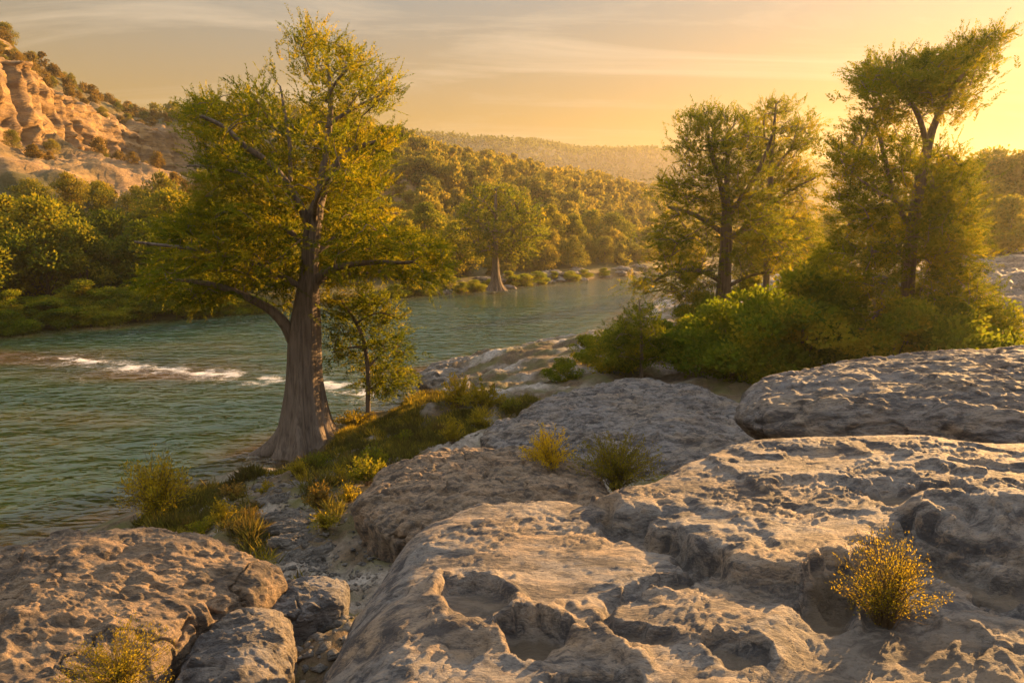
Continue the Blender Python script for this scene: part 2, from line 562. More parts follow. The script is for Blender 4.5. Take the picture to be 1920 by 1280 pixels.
gx = axis([(-290, -60, 10), (-60, -16, 1.0), (-16, -4, 0.14), (-4, 0.6, 0.045), (0.6, 22, 0.14), (22, 60, 0.6), (60, 260, 5), (260, 790, 30)])
gy = axis([(-60, -10, 10), (-10, 2, 0.6), (2, 7.5, 0.045), (7.5, 34, 0.14), (34, 60, 0.4), (60, 130, 1.5), (130, 400, 8), (400, 790, 30)])
GX, GY = np.meshgrid(gx, gy)
GZ = ground_z(GX, GY)
dland = sdf(GX, GY, NEAR_LAND)
rk = sstep(0.6, 2.2, dland) * np.clip(0.15 + fbm(GX * 0.45, GY * 0.45, 2.0, 4, 21) * 1.6 + sstep(18, 28, GX) * 0.9, 0, 1)
me = mesh('ground', np.stack([GX, GY, GZ], -1).reshape(-1, 3), grid_faces(len(gy), len(gx)), M_GROUND, True, {'rocky': ('POINT', rk.ravel())})
tag(link('ground', me), kind='structure')

# left hillside with its cliff, swept along the far bank ------------------
hs = np.concatenate([np.arange(-90, 60, 0.5), np.arange(60, 420, 1.2)])
ht = np.concatenate([np.linspace(-4, 46, 90), np.linspace(46, 62, 130)[1:], np.linspace(62, 150, 70)[1:]])


def flake_(n, k):
    return 1 / (1 + np.exp(-np.clip(n * k, -40, 40)))


def cliff_amount(s):
    return 1 - sstep(46, 76, s)


def cliff_shift(s):
    return np.clip((np.asarray(s, float) - 10) * 0.83, -14, 38)


def d_to_prof(s, d):
    sh = cliff_shift(s)
    return np.where(d < 10, d, np.where(d < 50 + sh, 10 + (d - 10) * 40 / (40 + sh), d - sh))


def prof_to_d(s, p):
    sh = cliff_shift(s)
    return np.where(p < 10, p, np.where(p < 50, 10 + (p - 10) * (40 + sh) / 40, p + sh))


def hill_z(s, d):
    c = cliff_amount(s)
    ridge = np.interp(s, [-90, 5, 24, 48, 80, 120, 174, 240, 300, 420], [45, 43, 41, 34, 32, 28, 21.5, 20, 16, 12])
    dp = d_to_prof(s, d)
    zc = np.interp(dp, [-4, 0, 1.2, 8, 20, 40, 51.5, 55.5, 70, 86, 110, 150], [-1.8, -0.3, 0.9, 2.0, 6.5, 15.0, 19.5, 29.5, 36, 42, 44, 40])
    zs = np.interp(d, [-4, 0, 1.2, 8, 20, 45, 70, 92, 150], [-1.8, -0.3, 0.9, 2.2, 6.5, 17.0, 27.0, 33, 31])
    k = sstep(20, 80, d)
    zc = zc * (1 + (ridge / 42 - 1) * k)
    zs = zs * (1 + (ridge / 33 - 1) * k)
    return zc * c + zs * (1 - c)


def hill_pt(s, d):
    """point on the hillside, with the same lumps as the mesh (bigger ones only)."""
    s, d = np.asarray(s, float), np.asarray(d, float)
    z = hill_z(s, d)
    amp = sstep(2, 14, d)
    z = z + amp * (fbm(s * 0.045, d * 0.06, 0, 3, 40) * 3.0 + fbm(s * 0.2, d * 0.25, 0, 3, 44) * 0.7)
    wob = fbm(s * 0.05, 0 * s, 0.5, 3, 61) * 3.0 + fbm(s * 0.3, 0 * s, 0.5, 2, 63) * 0.6
    dd = d + wob * (1 - sstep(20, 60, d))
    return np.stack([BANK0[0] + BDIR[0] * s + BNRM[0] * dd, BANK0[1] + BDIR[1] * s + BNRM[1] * dd, z], -1)


HS, HD = np.meshgrid(hs, ht, indexing='ij')
HQ = HD
HD = HD * (1 - cliff_amount(HS)) + prof_to_d(HS, HD) * cliff_amount(HS)
HQ = d_to_prof(HS, HD)
HP = hill_pt(HS, HD)
cl = cliff_amount(HS) * sstep(48, 52, HQ) * (1 - sstep(57, 64, HQ))
rough = fbm(HS * 0.22, HP[..., 2] * 0.03, 0.3, 5, 70, 0.55, True) * 0.9 + fbm(HS * 0.55, HP[..., 2] * 0.10, 0, 5, 75, 0.6) * 0.9
rough = rough + fbm(HS * 1.1, HP[..., 2] * 0.8, 0, 4, 79, 0.6) * 0.5 + (flake_(fbm(HS * 0.26, HP[..., 2] * 0.06, 3, 5, 81, 0.6), 14) - 0.5) * 1.3
rough = rough + (flake_(fbm(HS * 0.03, HP[..., 2] * 0.75, 5, 4, 83, 0.6), 16) - 0.5) * 0.35 + (flake_(fbm(HS * 0.8, HP[..., 2] * 0.12, 7, 4, 85, 0.6), 16) - 0.5) * 0.6
shift = -(rough + 0.4) * cl * 1.0
HP[..., 0] += -0.93 * shift
HP[..., 1] += 0.36 * shift
scree = cliff_amount(HS) * sstep(26, 32, HQ) * (1 - sstep(50, 53, HQ))
rockp = np.exp(-((HS - 106) / 16) ** 2) * np.exp(-((HD - 60) / 7) ** 2) + np.exp(-((HS - 62) / 16) ** 2) * np.exp(-((HD - 40) / 8) ** 2) * 0.8
HP[..., 2] += (scree + rockp) * (np.round((HP[..., 2] + fbm(HS * 0.1, HD * 0.1, 0, 3, 90) * 2) / 0.9) * 0.9 - HP[..., 2]) * 0.35
HP[..., 2] += fbm(HS * 0.45, HD * 0.45, 0, 4, 93) * 0.6 * sstep(6, 20, HD)
rocky = np.clip(cl * 1.2 + scree * (0.75 + fbm(HS * 0.09, HD * 0.09, 1, 3, 95) * 1.5) + rockp * 1.2 + sstep(2.0, 0.3, HD) * 0.6 * sstep(50, 70, HS)
                + cliff_amount(HS) * sstep(60, 66, HQ) * (0.35 + fbm(HS * 0.15, HD * 0.15, 3, 3, 97)), 0, 1)
me = mesh('hillside', HP.reshape(-1, 3), grid_faces(len(hs), len(ht)), M_HILL, True, {'rocky': ('POINT', rocky.ravel())})
tag(link('hillside', me), kind='structure')

# far ridge ----------------------------------------------------------------
rx = np.linspace(-280, 780, 420)
rd = np.linspace(0, 1, 60)
RX, RD = np.meshgrid(rx, rd, indexing='ij')
ridge_px = [(300, 262), (770, 256), (900, 264), (1000, 264), (1100, 278), (1180, 284), (1260, 293), (1400, 300), (1560, 306), (1800, 310), (2100, 300), (2600, 290)]
rz = np.interp(rx, *zip(*[(P(x, y, Y=640)[0], P(x, y, Y=640)[2]) for x, y in ridge_px]))
RZ = rz[:, None] * np.sin(np.clip(RD * 1.25, 0, 1.25) * math.pi / 2 / 1.0).clip(-1, 1) + fbm(RX * 0.012, RD * 5, 0, 4, 120) * 5 * RD - 2
RY = 420 + 220 * (RD / 0.8) + fbm(RX * 0.004, 0 * RX, 1, 3, 5) * 40
far_me = mesh('far_hills', np.stack([RX, RY, RZ], -1).reshape(-1, 3), grid_faces(len(rx), len(rd)), M_HILL, True, {'rocky': ('POINT', np.zeros(RX.size))})
tag(link('far_hills', far_me), kind='structure')

# water ---------------------------------------------------------------------
foam_px = [(120, 672), (230, 688), (330, 694), (420, 702), (500, 712), (560, 714), (630, 722), (690, 738)]
FOAM = [tuple(P(x, y, z=0)[:2]) for x, y in foam_px]
bar_px = [(-200, 655), (0, 668), (120, 676), (240, 690), (380, 700)]
BAR = [tuple(P(x, y, z=0)[:2]) for x, y in bar_px]


def water_grid(xa, ya):
    X, Y = np.meshgrid(xa, ya)
    d = np.minimum(-sdf(X, Y, NEAR_LAND), 1e9)
    s_left = (X - BANK0[0]) * BNRM[0] + (Y - BANK0[1]) * BNRM[1]
    dl = -s_left
    dep = np.minimum(np.clip(np.maximum(d, 0) / 2.6, 0, 1), np.clip(np.maximum(dl, 0) / 3.5, 0.25, 1))
    fd = seg_dist(X, Y, FOAM)
    bd = seg_dist(X, Y, BAR)
    dep = dep * (1 - 0.85 * np.exp(-(bd / 3.0) ** 2))
    dep = dep * (1 - 0.35 * np.exp(-(fd / 5.0) ** 2))
    for (ax_, ay_), rr_, am_ in ((P(110, 800, z=0)[:2], 4.5, 0.5), (P(40, 1000, z=0)[:2], 3.0, 0.5), (P(420, 650, z=0)[:2], 4.0, 0.35)):
        dep = dep * (1 - am_ * np.exp(-((X - ax_) ** 2 + (Y - ay_) ** 2) / rr_ ** 2))
    dep = dep * (1 - 0.55 * sstep(52, 85, Y))  # golden sheen of the far reach painted in by lowering the depth value
    fo = (0.42 * np.exp(-(fd / 0.5) ** 2) + 0.36 * np.exp(-(fd / 2.0) ** 2)) * np.clip(0.75 + fbm(X * 0.9, Y * 0.9, 2, 4, 215) * 1.9, 0.0, 1.2)
    Z = fbm(X * 0.9, Y * 1.3, 0, 3, 200) * 0.035 + fo * fbm(X * 1.8, Y * 1.8, 0, 3, 210) * 0.16
    return X, Y, Z * (np.abs(X) < 1e9), dep, fo


tiles = [(np.arange(-62, 14.01, 0.25), np.arange(8, 62.01, 0.25)), (np.arange(14, 230.1, 2.0), np.arange(8, 62.1, 1.0)),
         (np.arange(-62, 230.1, 2.0), np.arange(62, 320.1, 2.0)), (np.arange(-120, -61.9, 2.0), np.arange(-60, 62.1, 2.0)),
         (np.arange(-62, -13.9, 2.0), np.arange(-60, 8.1, 2.0))]
Vs, Fs, dp, fm, o = [], [], [], [], 0
for i, (xa, ya) in enumerate(tiles):
    X, Y, Z, de, fo = water_grid(xa, ya)
    if i:
        Z = Z * 0
    Vs.append(np.stack([X, Y, Z], -1).reshape(-1, 3)); Fs.append(grid_faces(len(ya), len(xa)) + o)
    dp.append(de.ravel()); fm.append(fo.ravel()); o += X.size
me = mesh('river_water', np.concatenate(Vs), np.concatenate(Fs), M_WATER, True,
          {'depth': ('POINT', np.concatenate(dp)), 'foam': ('POINT', np.concatenate(fm))})
tag(link('river_water', me), kind='structure')

# ------------------------------------------------------------------ rocks
Z0 = 5.4
edge_px = [(380, 1700), (445, 1400), (490, 1290), (545, 1200), (588, 1115), (645, 1042), (720, 985), (800, 950), (900, 926), (1050, 914), (1120, 920),
           (1190, 902), (1250, 872), (1400, 838), (1560, 829), (1750, 832), (1920, 842), (2300, 870)]
EDGE = [tuple(P(x, y, z=Z0)[:2]) for x, y in edge_px] + [(7.5, 3.5), (7.5, 0.6), (-1.5, 0.6)]
xa = np.arange(-2.6, 6.6, 0.012)
ya = np.arange(1.15, 6.4, 0.012)
X, Y = np.meshgrid(xa, ya)
u, v = proj(X, Y, Z0)
wu = fbm(X * 5, Y * 5, 0, 4, 300) * 34
wv = fbm(X * 5, Y * 5, 7, 4, 310) * 22
U, Vv = u + wu, v + wv
d = sdf(X, Y, EDGE) + fbm(X * 2.2, Y * 2.2, 0, 3, 320) * 0.05
rr = 0.22 + 0.45 * sstep(900, 640, u) * sstep(900, 1050, v)
t = np.clip((rr - d) / rr, 0, 1)
H = np.where(d > 0, -rr * 0.75 * (1 - np.sqrt(np.maximum(1 - t * t, 0))), -rr * 0.75 + d * 2.2)
H = np.maximum(H, -1.9)
# long gentle dome, lower towards the lower right hollow
H += -0.00 + fbm(X * 0.9, Y * 0.9, 0, 2, 330) * 0.05
H -= 0.10 * sstep(1120, 1300, v) * sstep(1350, 1500, u)
sand = np.zeros_like(H)


def pit(cx, cy, rx, ry, rot, depth, soft=0.35, s=0.0):
    global H, sand
    c, sn = math.cos(R(rot)), math.sin(R(rot))
    a, b = U - cx, Vv - cy
    e = np.sqrt(((a * c + b * sn) / rx) ** 2 + ((-a * sn + b * c) / ry) ** 2)
    so = soft * (0.35 + 1.3 * sstep(-0.5, 0.9, b / ry))
    k = 1 - sstep(1 - so, 1.04, e)
    H -= depth * k
    H += depth * 0.25 * np.exp(-((e - 1.13) / 0.13) ** 2) * (0.4 + 0.8 * sstep(0.6, -0.6, b / ry))
    if s:
        sand = np.maximum(sand, s * (1 - sstep(0.6, 0.95, e)))


def ridge(pts, w, hgt):
    global H
    dd = seg_dist(U, Vv * 1.6, [(x, y * 1.6) for x, y in pts])
    H += hgt * np.exp(-(dd / w) ** 2)


def chan(pts, w, depth, soft=0.4, s=0.0):
    global H, sand
    dd = seg_dist(U, Vv * 1.6, [(x, y * 1.6) for x, y in pts]) / w
    k = 1 - sstep(1 - soft, 1, dd)
    H -= depth * k
    if s:
        sand = np.maximum(sand, s * (1 - sstep(0.4, 0.85, dd)))


# upper layer that starts behind the scalloped lip on the right
lip = [(1100, 930), (1135, 950), (1240, 985), (1300, 1012), (1360, 1060), (1420, 1078), (1500, 1092), (1560, 1080), (1605, 1048),
       (1680, 1006), (1760, 1012), (1850, 1030), (1960, 1048), (2400, 1080), (2400, 700), (1000, 700)]
sl = sdf(U, Vv * 1.6, [(x, y * 1.6) for x, y in lip])
H += 0.10 * (0.8 * sstep(-2, 9, sl) + 0.2 * sstep(0, 50, sl))
H += 0.03 * np.exp(-((U - 1000) / 260) ** 2 - ((Vv - 980) / 70) ** 2)
chan([(1140, 965), (1240, 1002), (1300, 1032), (1360, 1080), (1430, 1100), (1500, 1114), (1570, 1102), (1625, 1068), (1690, 1030), (1770, 1036), (1860, 1054), (1960, 1072), (2300, 1100)], 34, 0.042, 0.85, 0.25)
# terraces in the upper layer
t2 = sdf(U, Vv * 1.6, [(x, y * 1.6) for x, y in [(1440, 930), (1520, 915), (1640, 925), (1720, 905), (1830, 900), (1920, 892), (2400, 880), (2400, 600), (1300, 600), (1340, 880)]])
H += 0.035 * sstep(-2, 8, t2)
t3 = sdf(U, Vv * 1.6, [(x, y * 1.6) for x, y in [(1380, 872), (1500, 866), (1620, 872), (1760, 862), (1900, 868), (2400, 860), (2400, 600), (1300, 600)]])
H += 0.02 * sstep(-2, 6, t3)
chan([(1660, 945), (1760, 950), (1860, 940), (2100, 934)], 36, 0.06, 0.35, 0.8)
ridge([(1720, 990), (1800, 972), (1900, 985), (2050, 1000)], 38, 0.12)
chan([(1150, 958), (1240, 990), (1330, 1035)], 34, 0.05, 0.8)
chan([(1260, 962), (1360, 985), (1430, 1020)], 40, 0.03, 0.8)
# potholes
pit(890, 1108, 78, 42, 4, 0.065, 0.35, 0.6)
pit(1008, 1172, 72, 44, 8, 0.09, 0.22, 1.0)
pit(1272, 1072, 58, 24, -8, 0.055, 0.30, 0.8)
pit(1185, 1170, 92, 30, 20, 0.05, 0.5, 0.7)
pit(1372, 1202, 64, 30, 6, 0.05, 0.35, 0.8)
pit(1110, 1262, 90, 28, 2, 0.07, 0.5, 0.5)
pit(860, 1200, 50, 34, 0, 0.035, 0.7)
pit(1560, 1098, 72, 46, -25, 0.075, 0.25, 1.0)
chan([(1580, 1085), (1680, 1040), (1780, 1048), (1880, 1076), (2050, 1100)], 44, 0.06, 0.35, 0.8)
chan([(1830, 1090), (1930, 1130), (2050, 1160)], 24, 0.06, 0.6)
chan([(1120, 1150), (1160, 1110), (1215, 1080)], 22, 0.045, 0.7)
ridge([(1075, 1185), (1130, 1195), (1185, 1210)], 32, 0.075)
ridge([(960, 1118), (1030, 1126), (1085, 1112)], 22, 0.035)
ridge([(820, 1075), (815, 1120), (860, 1165), (920, 1178)], 18, 0.03)
pit(760, 1090, 40, 20, 0, 0.02, 0.8)
pit(700, 1180, 46, 26, 0, 0.02, 0.8)
pit(1650, 1190, 200, 80, 4, 0.05, 0.9, 0.3)
# surface roughness: smooth slab in the middle, flaky and pitted elsewhere
slab = np.exp(-(((U - 1080) / 190) ** 2 + ((Vv - 1045) / 50) ** 2) ** 1.5)
soil = sstep(1380, 1520, U) * sstep(1110, 1180, Vv)
sand = np.maximum(sand, 0.45 * soil)
am = (1 - 0.7 * slab) * (1 - 0.75 * sand) * (0.3 + 0.7 * sstep(-0.25, 0.35, fbm(X * 1.6, Y * 2.2, 8, 3, 395)))
ca_, sa_ = math.cos(R(-20)), math.sin(R(-20))
XA, YA = X * ca_ - Y * sa_, X * sa_ + Y * ca_
wx = XA + fbm(X * 3, Y * 3, 1, 2, 340) * 0.12
wy = YA + fbm(X * 3, Y * 3, 4, 2, 345) * 0.06
H += am * fbm(wx * 2.6, wy * 5.5, 0, 4, 350, 0.5, True) * 0.010


def flake(n, k):
    return 1 / (1 + np.exp(-np.clip(n * k, -40, 40)))


for fq, hh, sd_ in ((3.2, 0.012, 361), (6.5, 0.008, 363), (14.0, 0.007, 365)):
    H += am * (flake(fbm(wx * fq, wy * fq * 1.9, sd_ * 0.1, 4, sd_, 0.6), 16) - 0.5) * hh
H += am * np.minimum(fbm(wx * 17, wy * 27, 0, 3, 370, 0.6) + 0.08, 0.0) * 0.022
H += (0.3 + 0.7 * am) * fbm(X * 38, Y * 52, 0, 2, 380, 0.7) * 0.0045
crk = perlin(X * 0.9 + fbm(X * 4, Y * 4, 0, 3, 401) * 0.2, Y * 1.5, 0.3, 403)
H -= am * np.exp(-(crk / 0.012) ** 2) * 0.022
Zl = Z0 + H - 0.05
keep = (d > -0.85)
idx = np.full(X.shape, -1)
idx[keep] = np.arange(keep.sum())
fc = grid_faces(len(ya), len(xa))
fi = idx.ravel()[fc]
fi = fi[(fi >= 0).all(1)]
me = mesh('rock_ledge', np.stack([X[keep], Y[keep], Zl[keep]], -1), fi, M_LEDGE, True, {'sand': ('POINT', sand[keep])})
ledge = tag(link('rock_ledge', me), 'broad pitted limestone ledge with potholes filling the foreground', 'rock')


def ledge_z(x, y):
    i = int(round((y - ya[0]) / 0.012)); j = int(round((x - xa[0]) / 0.012))
    return Zl[i, j]


def slab_rock(name, label, outline, zedge, top, under, nexp=2.6, nexpu=2.0, na=500, nt_=170, amp=0.05, f=1.5, tilt=(0, 0), seed=1,
              mat=None, ctr=None, inset=0.75, cat='rock', group=None, strata=0.0):
    """rounded rock: star-shaped outline (world XY), flat domed top and an undercut foot."""
    O = np.asarray(outline, float)
    c = O.mean(0) if ctr is None else np.asarray(ctr, float)
    a = np.arctan2(O[:, 1] - c[1], O[:, 0] - c[0]); r = np.hypot(O[:, 0] - c[0], O[:, 1] - c[1])
    o = np.argsort(a); a, r = a[o], r[o]
    th = np.linspace(-math.pi, math.pi, na, endpoint=False)
    aa = np.concatenate([a - 2 * math.pi, a, a + 2 * math.pi]); rr = np.concatenate([r, r, r])
    # polygon edge intersection
    k = np.searchsorted(aa, th) - 1
    a0, a1, r0, r1 = aa[k], aa[k + 1], rr[k], rr[k + 1]
    p0 = np.stack([r0 * np.cos(a0), r0 * np.sin(a0)], -1); p1 = np.stack([r1 * np.cos(a1), r1 * np.sin(a1)], -1)
    dv = np.stack([np.cos(th), np.sin(th)], -1)
    e = p1 - p0
    Rr = (p0[:, 0] * e[:, 1] - p0[:, 1] * e[:, 0]) / np.where(np.abs(dv[:, 0] * e[:, 1] - dv[:, 1] * e[:, 0]) < 1e-9, 1e-9, dv[:, 0] * e[:, 1] - dv[:, 1] * e[:, 0])
    w = max(1, na // 40)
    ker = np.ones(2 * w + 1) / (2 * w + 1)
    Rr = np.convolve(np.concatenate([Rr[-w:], Rr, Rr[:w]]), ker, 'valid')
    n1 = int(nt_ * 0.72); n2 = nt_ - n1
    tau = np.linspace(0.004, 1, n1); rho = np.sin(tau * math.pi / 2)
    zt = (1 - rho ** nexp).clip(0) ** (1 / nexp) * top
    tu = np.linspace(0, 1, n2 + 1)[1:]
    rho2 = 1 - (1 - inset) * (1 - (1 - tu) ** nexpu)
    zu = -under * tu
    rho = np.concatenate([rho, rho2]); zz = np.concatenate([zt, zu])
    Xp = c[0] + rho[:, None] * Rr[None] * np.cos(th)[None]
    Yp = c[1] + rho[:, None] * Rr[None] * np.sin(th)[None]
    Zp = zedge + zz[:, None] + tilt[0] * (Xp - c[0]) + tilt[1] * (Yp - c[1])
    V = np.stack([Xp, Yp, Zp], -1)
    du = np.roll(V, -1, 1) - np.roll(V, 1, 1)
    dvv = np.gradient(V, axis=0)
    nrm = norm(np.cross(dvv, du))
    if nrm[n1 // 2, :, 2].mean() < 0:
        nrm = -nrm
    x, y, z = V[..., 0] * f, V[..., 1] * f, V[..., 2] * f
    n = fbm(x * 0.6, y * 0.6, z * 0.6, 3, seed) * 1.6 + fbm(x * 2.2, y * 3.0, z * 3.5, 4, seed + 5) * 0.7 \
        + fbm(x * 1.2, y * 1.8, z * 2.5, 3, seed + 9, 0.5, True) * 0.5 + np.minimum(fbm(x * 8, y * 11, z * 11, 2, seed + 13), 0.15) * 0.35
    fk = lambda w_, k_: 1 / (1 + np.exp(-np.clip(w_ * k_, -40, 40))) - 0.5
    n = n * 0.45 + fk(fbm(x * 0.9, y * 1.5, z * 0.4, 4, seed + 21, 0.6), 15) * 1.1 + fk(fbm(x * 2.3, y * 3.6, z, 4, seed + 25, 0.6), 14) * 0.5 + fk(fbm(x * 6, y * 9, z * 2, 3, seed + 29, 0.6), 12) * 0.15
    n = n - np.exp(-(perlin(x * 0.55 + fbm(x * 2, y * 2, z, 3, seed + 31) * 0.25, y * 0.8, z * 0.3, seed + 33) / 0.018) ** 2) * 1.0
    if strata:
        n = n + strata * np.sin(z * 9 + fbm(x, y, z, 2, seed + 3) * 5)
    V = V + nrm * (n * amp)[..., None] * np.minimum(1, rho / 0.05)[:, None, None]
    V = V.reshape(-1, 3)
    top_c = V[:na].mean(0)
    V = np.concatenate([V, top_c[None]])
    tri = np.stack([np.full(na, len(V) - 1), np.arange(na), (np.arange(na) + 1) % na], -1)
    me = mesh(name, V, [grid_faces(nt_, na, True), tri], mat or M_ROCK, True)
    ob = link(name, me)
    if label:
        tag(ob, label, cat, group)
    return ob


def wpx(pts, z):
    return [tuple(P(x, y, z=z)[:2]) for x, y in pts]


# right hand boulder with undercut
slab_rock('boulder', 'large rounded grey boulder with an undercut front edge behind the pitted ledge',
          wpx([(1378, 765), (1400, 800), (1500, 822), (1700, 832), (1920, 850), (2300, 870)], 5.02) +
          wpx([(2700, 760), (2500, 700), (2150, 680), (1800, 688), (1600, 700), (1480, 716), (1400, 740)], 5.02),
          5.02, 0.47, 2.3, 2.4, 7.0, 1000, 300, 0.045, 1.6, (0.012, 0.0), 400, M_ROCK, inset=0.86, ctr=P(1950, 765, z=5.02)[:2], strata=0.12)
# left foreground rock
slab_rock('boulder', 'broad tan rounded rock at the lower left above the river',
          wpx([(-500, 1250), (-250, 1100), (0, 1065), (120, 1025), (250, 1008), (380, 1028), (470, 1068), (545, 1105), (500, 1140), (385, 1185), (270, 1290), (150, 1500), (-200, 1600)], 4.62),
          4.62, 0.30, 0.9, 2.2, 2.0, 900, 260, 0.045, 1.8, (0.02, 0.015), 430, M_TAN, inset=0.9, ctr=P(90, 1180, z=4.62)[:2])
slab_rock('boulder', 'small rounded grey boulder at the foot of the pitted ledge', 
          wpx([(330, 1290), (372, 1225), (430, 1178), (500, 1160), (552, 1175), (552, 1215), (540, 1290), (500, 1400), (400, 1420)], 4.55),
          4.55, 0.20, 0.7, 2.2, 2.0, 420, 140, 0.03, 2.2, (0, 0), 450, M_ROCK, inset=0.9)
slab_rock('boulder', 'low grey rock wedged between the pitted ledge and the tan rock',
          wpx([(475, 1160), (505, 1126), (545, 1106), (600, 1096), (650, 1100), (650, 1140), (585, 1168), (515, 1178)], 4.5),
          4.5, 0.13, 0.6, 2.2, 2.0, 360, 120, 0.03, 2.2, (0, 0), 460, M_ROCK, inset=0.9)
slab_rock('boulder', 'flat tan rock ledge behind the foreground ledge, patched with yellow',
          wpx([(665, 960), (700, 905), (780, 868), (880, 852), (980, 858), (1060, 880), (1150, 930), (1150, 1010), (900, 1030), (720, 1010)], 3.0),
          3.0, 0.42, 1.4, 2.3, 2.0, 700, 200, 0.07, 1.2, (0.02, 0), 470, M_TAN, inset=0.95)
slab_rock('boulder', 'wide grey limestone slab sloping down in front of the riverside bushes',
          wpx([(885, 815), (960, 790), (1030, 752), (1120, 728), (1220, 722), (1320, 745), (1420, 790), (1480, 870), (1350, 905), (1200, 900), (1050, 870), (940, 850)], 2.7),
          2.7, 0.45, 1.8, 2.3, 2.0, 800, 220, 0.09, 0.9, (0.03, 0.0), 480, M_ROCK, inset=0.96)
slab_rock('boulder', 'low grey rock shelf running out into the river past the sapling',
          wpx([(788, 718), (790, 695), (840, 682), (930, 680), (960, 676), (1000, 652), (1060, 640), (1130, 636), (1200, 650), (1180, 720), (1060, 760), (940, 762), (850, 745)], 0.25),
          0.25, 0.65, 0.8, 2.2, 2.0, 700, 180, 0.16, 0.5, (0.015, 0.0), 490, M_ROCKLOW, inset=0.97)
slab_rock('boulder', 'pale rock slope behind the trees at the right edge',
          [(22, 26), (40, 26), (60, 40), (60, 62), (40, 60), (27, 46), (21, 34)], 4.2, 1.2, 2.0, 2.0, 2.0, 500, 160, 0.3, 0.35, (0.03, 0.02), 500, M_ROCKLOW, inset=0.97)


# ------------------------------------------------------------------ foliage builders
def quads(B, D, Nn, L, Wd):
    """rhombus leaves: base points, direction, normal, length, width."""
    Sd = norm(np.cross(D, Nn)) * Wd[:, None]
    mid = B + D * (L * 0.55)[:, None]
    V = np.stack([B, mid + Sd, B + D * L[:, None], mid - Sd], 1).reshape(-1, 3)
    Fq = np.arange(len(B) * 4).reshape(-1, 4)
    return V, Fq


def fronds(rng, C, D, nf, pairs, flen, leaf, width, spread=0.55, jit=0.2, up=0.1, ctint=None, flat=0.5):
    n = len(C)
    A = np.repeat(D, nf, 0) + rng.normal(0, spread, (n * nf, 3)) * np.array([1.15, 1.15, 0.5])
    A[:, 2] += up
    A = norm(A)
    O = np.repeat(C, nf, 0) + rng.normal(0, jit, (n * nf, 3)) * np.array([1.2, 1.2, 0.45])
    fl = flen * rng.uniform(0.6, 1.25, n * nf)
    Nn = norm(np.array([0, 0, 1.0]) + rng.normal(0, flat, (n * nf, 3)))
    Sd = norm(np.cross(A, Nn))
    if ctint is None:
        ctint = rng.uniform(0.2, 0.8, n)
    ct = np.repeat(ctint, nf) + rng.normal(0, 0.08, n * nf)
    t = np.linspace(0.05, 1, pairs)
    Bs, Ds, Ns, Ls, Ts = [], [], [], [], []
    for side in (-1, 1):
        B = O[:, None] + A[:, None] * (fl[:, None] * t[None])[..., None]
        B[..., 2] -= (fl[:, None] * t[None]) ** 2 * 0.18
        dl = A[:, None] * 0.7 + side * Sd[:, None] * 0.75 + rng.normal(0, 0.22, B.shape)
        Bs.append(B.reshape(-1, 3)); Ds.append(norm(dl).reshape(-1, 3))
        Ns.append(norm(Nn[:, None] + rng.normal(0, 0.45, B.shape)).reshape(-1, 3))
        Ls.append((leaf * (1.1 - 0.5 * t[None]) * rng.uniform(0.65, 1.3, B.shape[:2])).ravel())
        Ts.append((ct[:, None] + rng.normal(0, 0.10, B.shape[:2])).ravel())
    B, D2, N2, L, T = (np.concatenate(q) for q in (Bs, Ds, Ns, Ls, Ts))
    V, Fq = quads(B, D2, N2, L, L * width)
    return V, Fq, T


def tube(pts, rad, sides=6):
    pts = np.asarray(pts, float); rad = np.asarray(rad, float)
    n = len(pts)
    T = norm(np.gradient(pts, axis=0))
    ref = np.array([0.31, 0.92, 0.22])
    A = norm(np.cross(T, ref)); Bv = np.cross(T, A)
    th = np.linspace(0, 2 * math.pi, sides, endpoint=False)
    V = pts[:, None] + rad[:, None, None] * (np.cos(th)[None, :, None] * A[:, None] + np.sin(th)[None, :, None] * Bv[:, None])
    return V.reshape(-1, 3), grid_faces(n, sides, True)


def smooth_poly(pts, k=6):
    """Catmull-Rom through the points."""
    p = np.asarray(pts, float)
    p = np.concatenate([[2 * p[0] - p[1]], p, [2 * p[-1] - p[-2]]])
    o = []
    for i in range(1, len(p) - 2):
        for t in np.linspace(0, 1, k, endpoint=False):
            a, b, c, d = p[i - 1], p[i], p[i + 1], p[i + 2]
            o.append(0.5 * (2 * b + (c - a) * t + (2 * a - 5 * b + 4 * c - d) * t * t + (3 * b - 3 * c + d - a) * t ** 3))
    o.append(p[-2])
    return np.array(o)


class Acc:
    def __init__(s): s.V, s.F, s.o, s.T = [], [], 0, []
    def add(s, V, Fq, T=None):
        s.V.append(V); s.F.append(Fq + s.o); s.o += len(V)
        if T is not None: s.T.append(T)
    def get(s): return np.concatenate(s.V), np.concatenate(s.F)


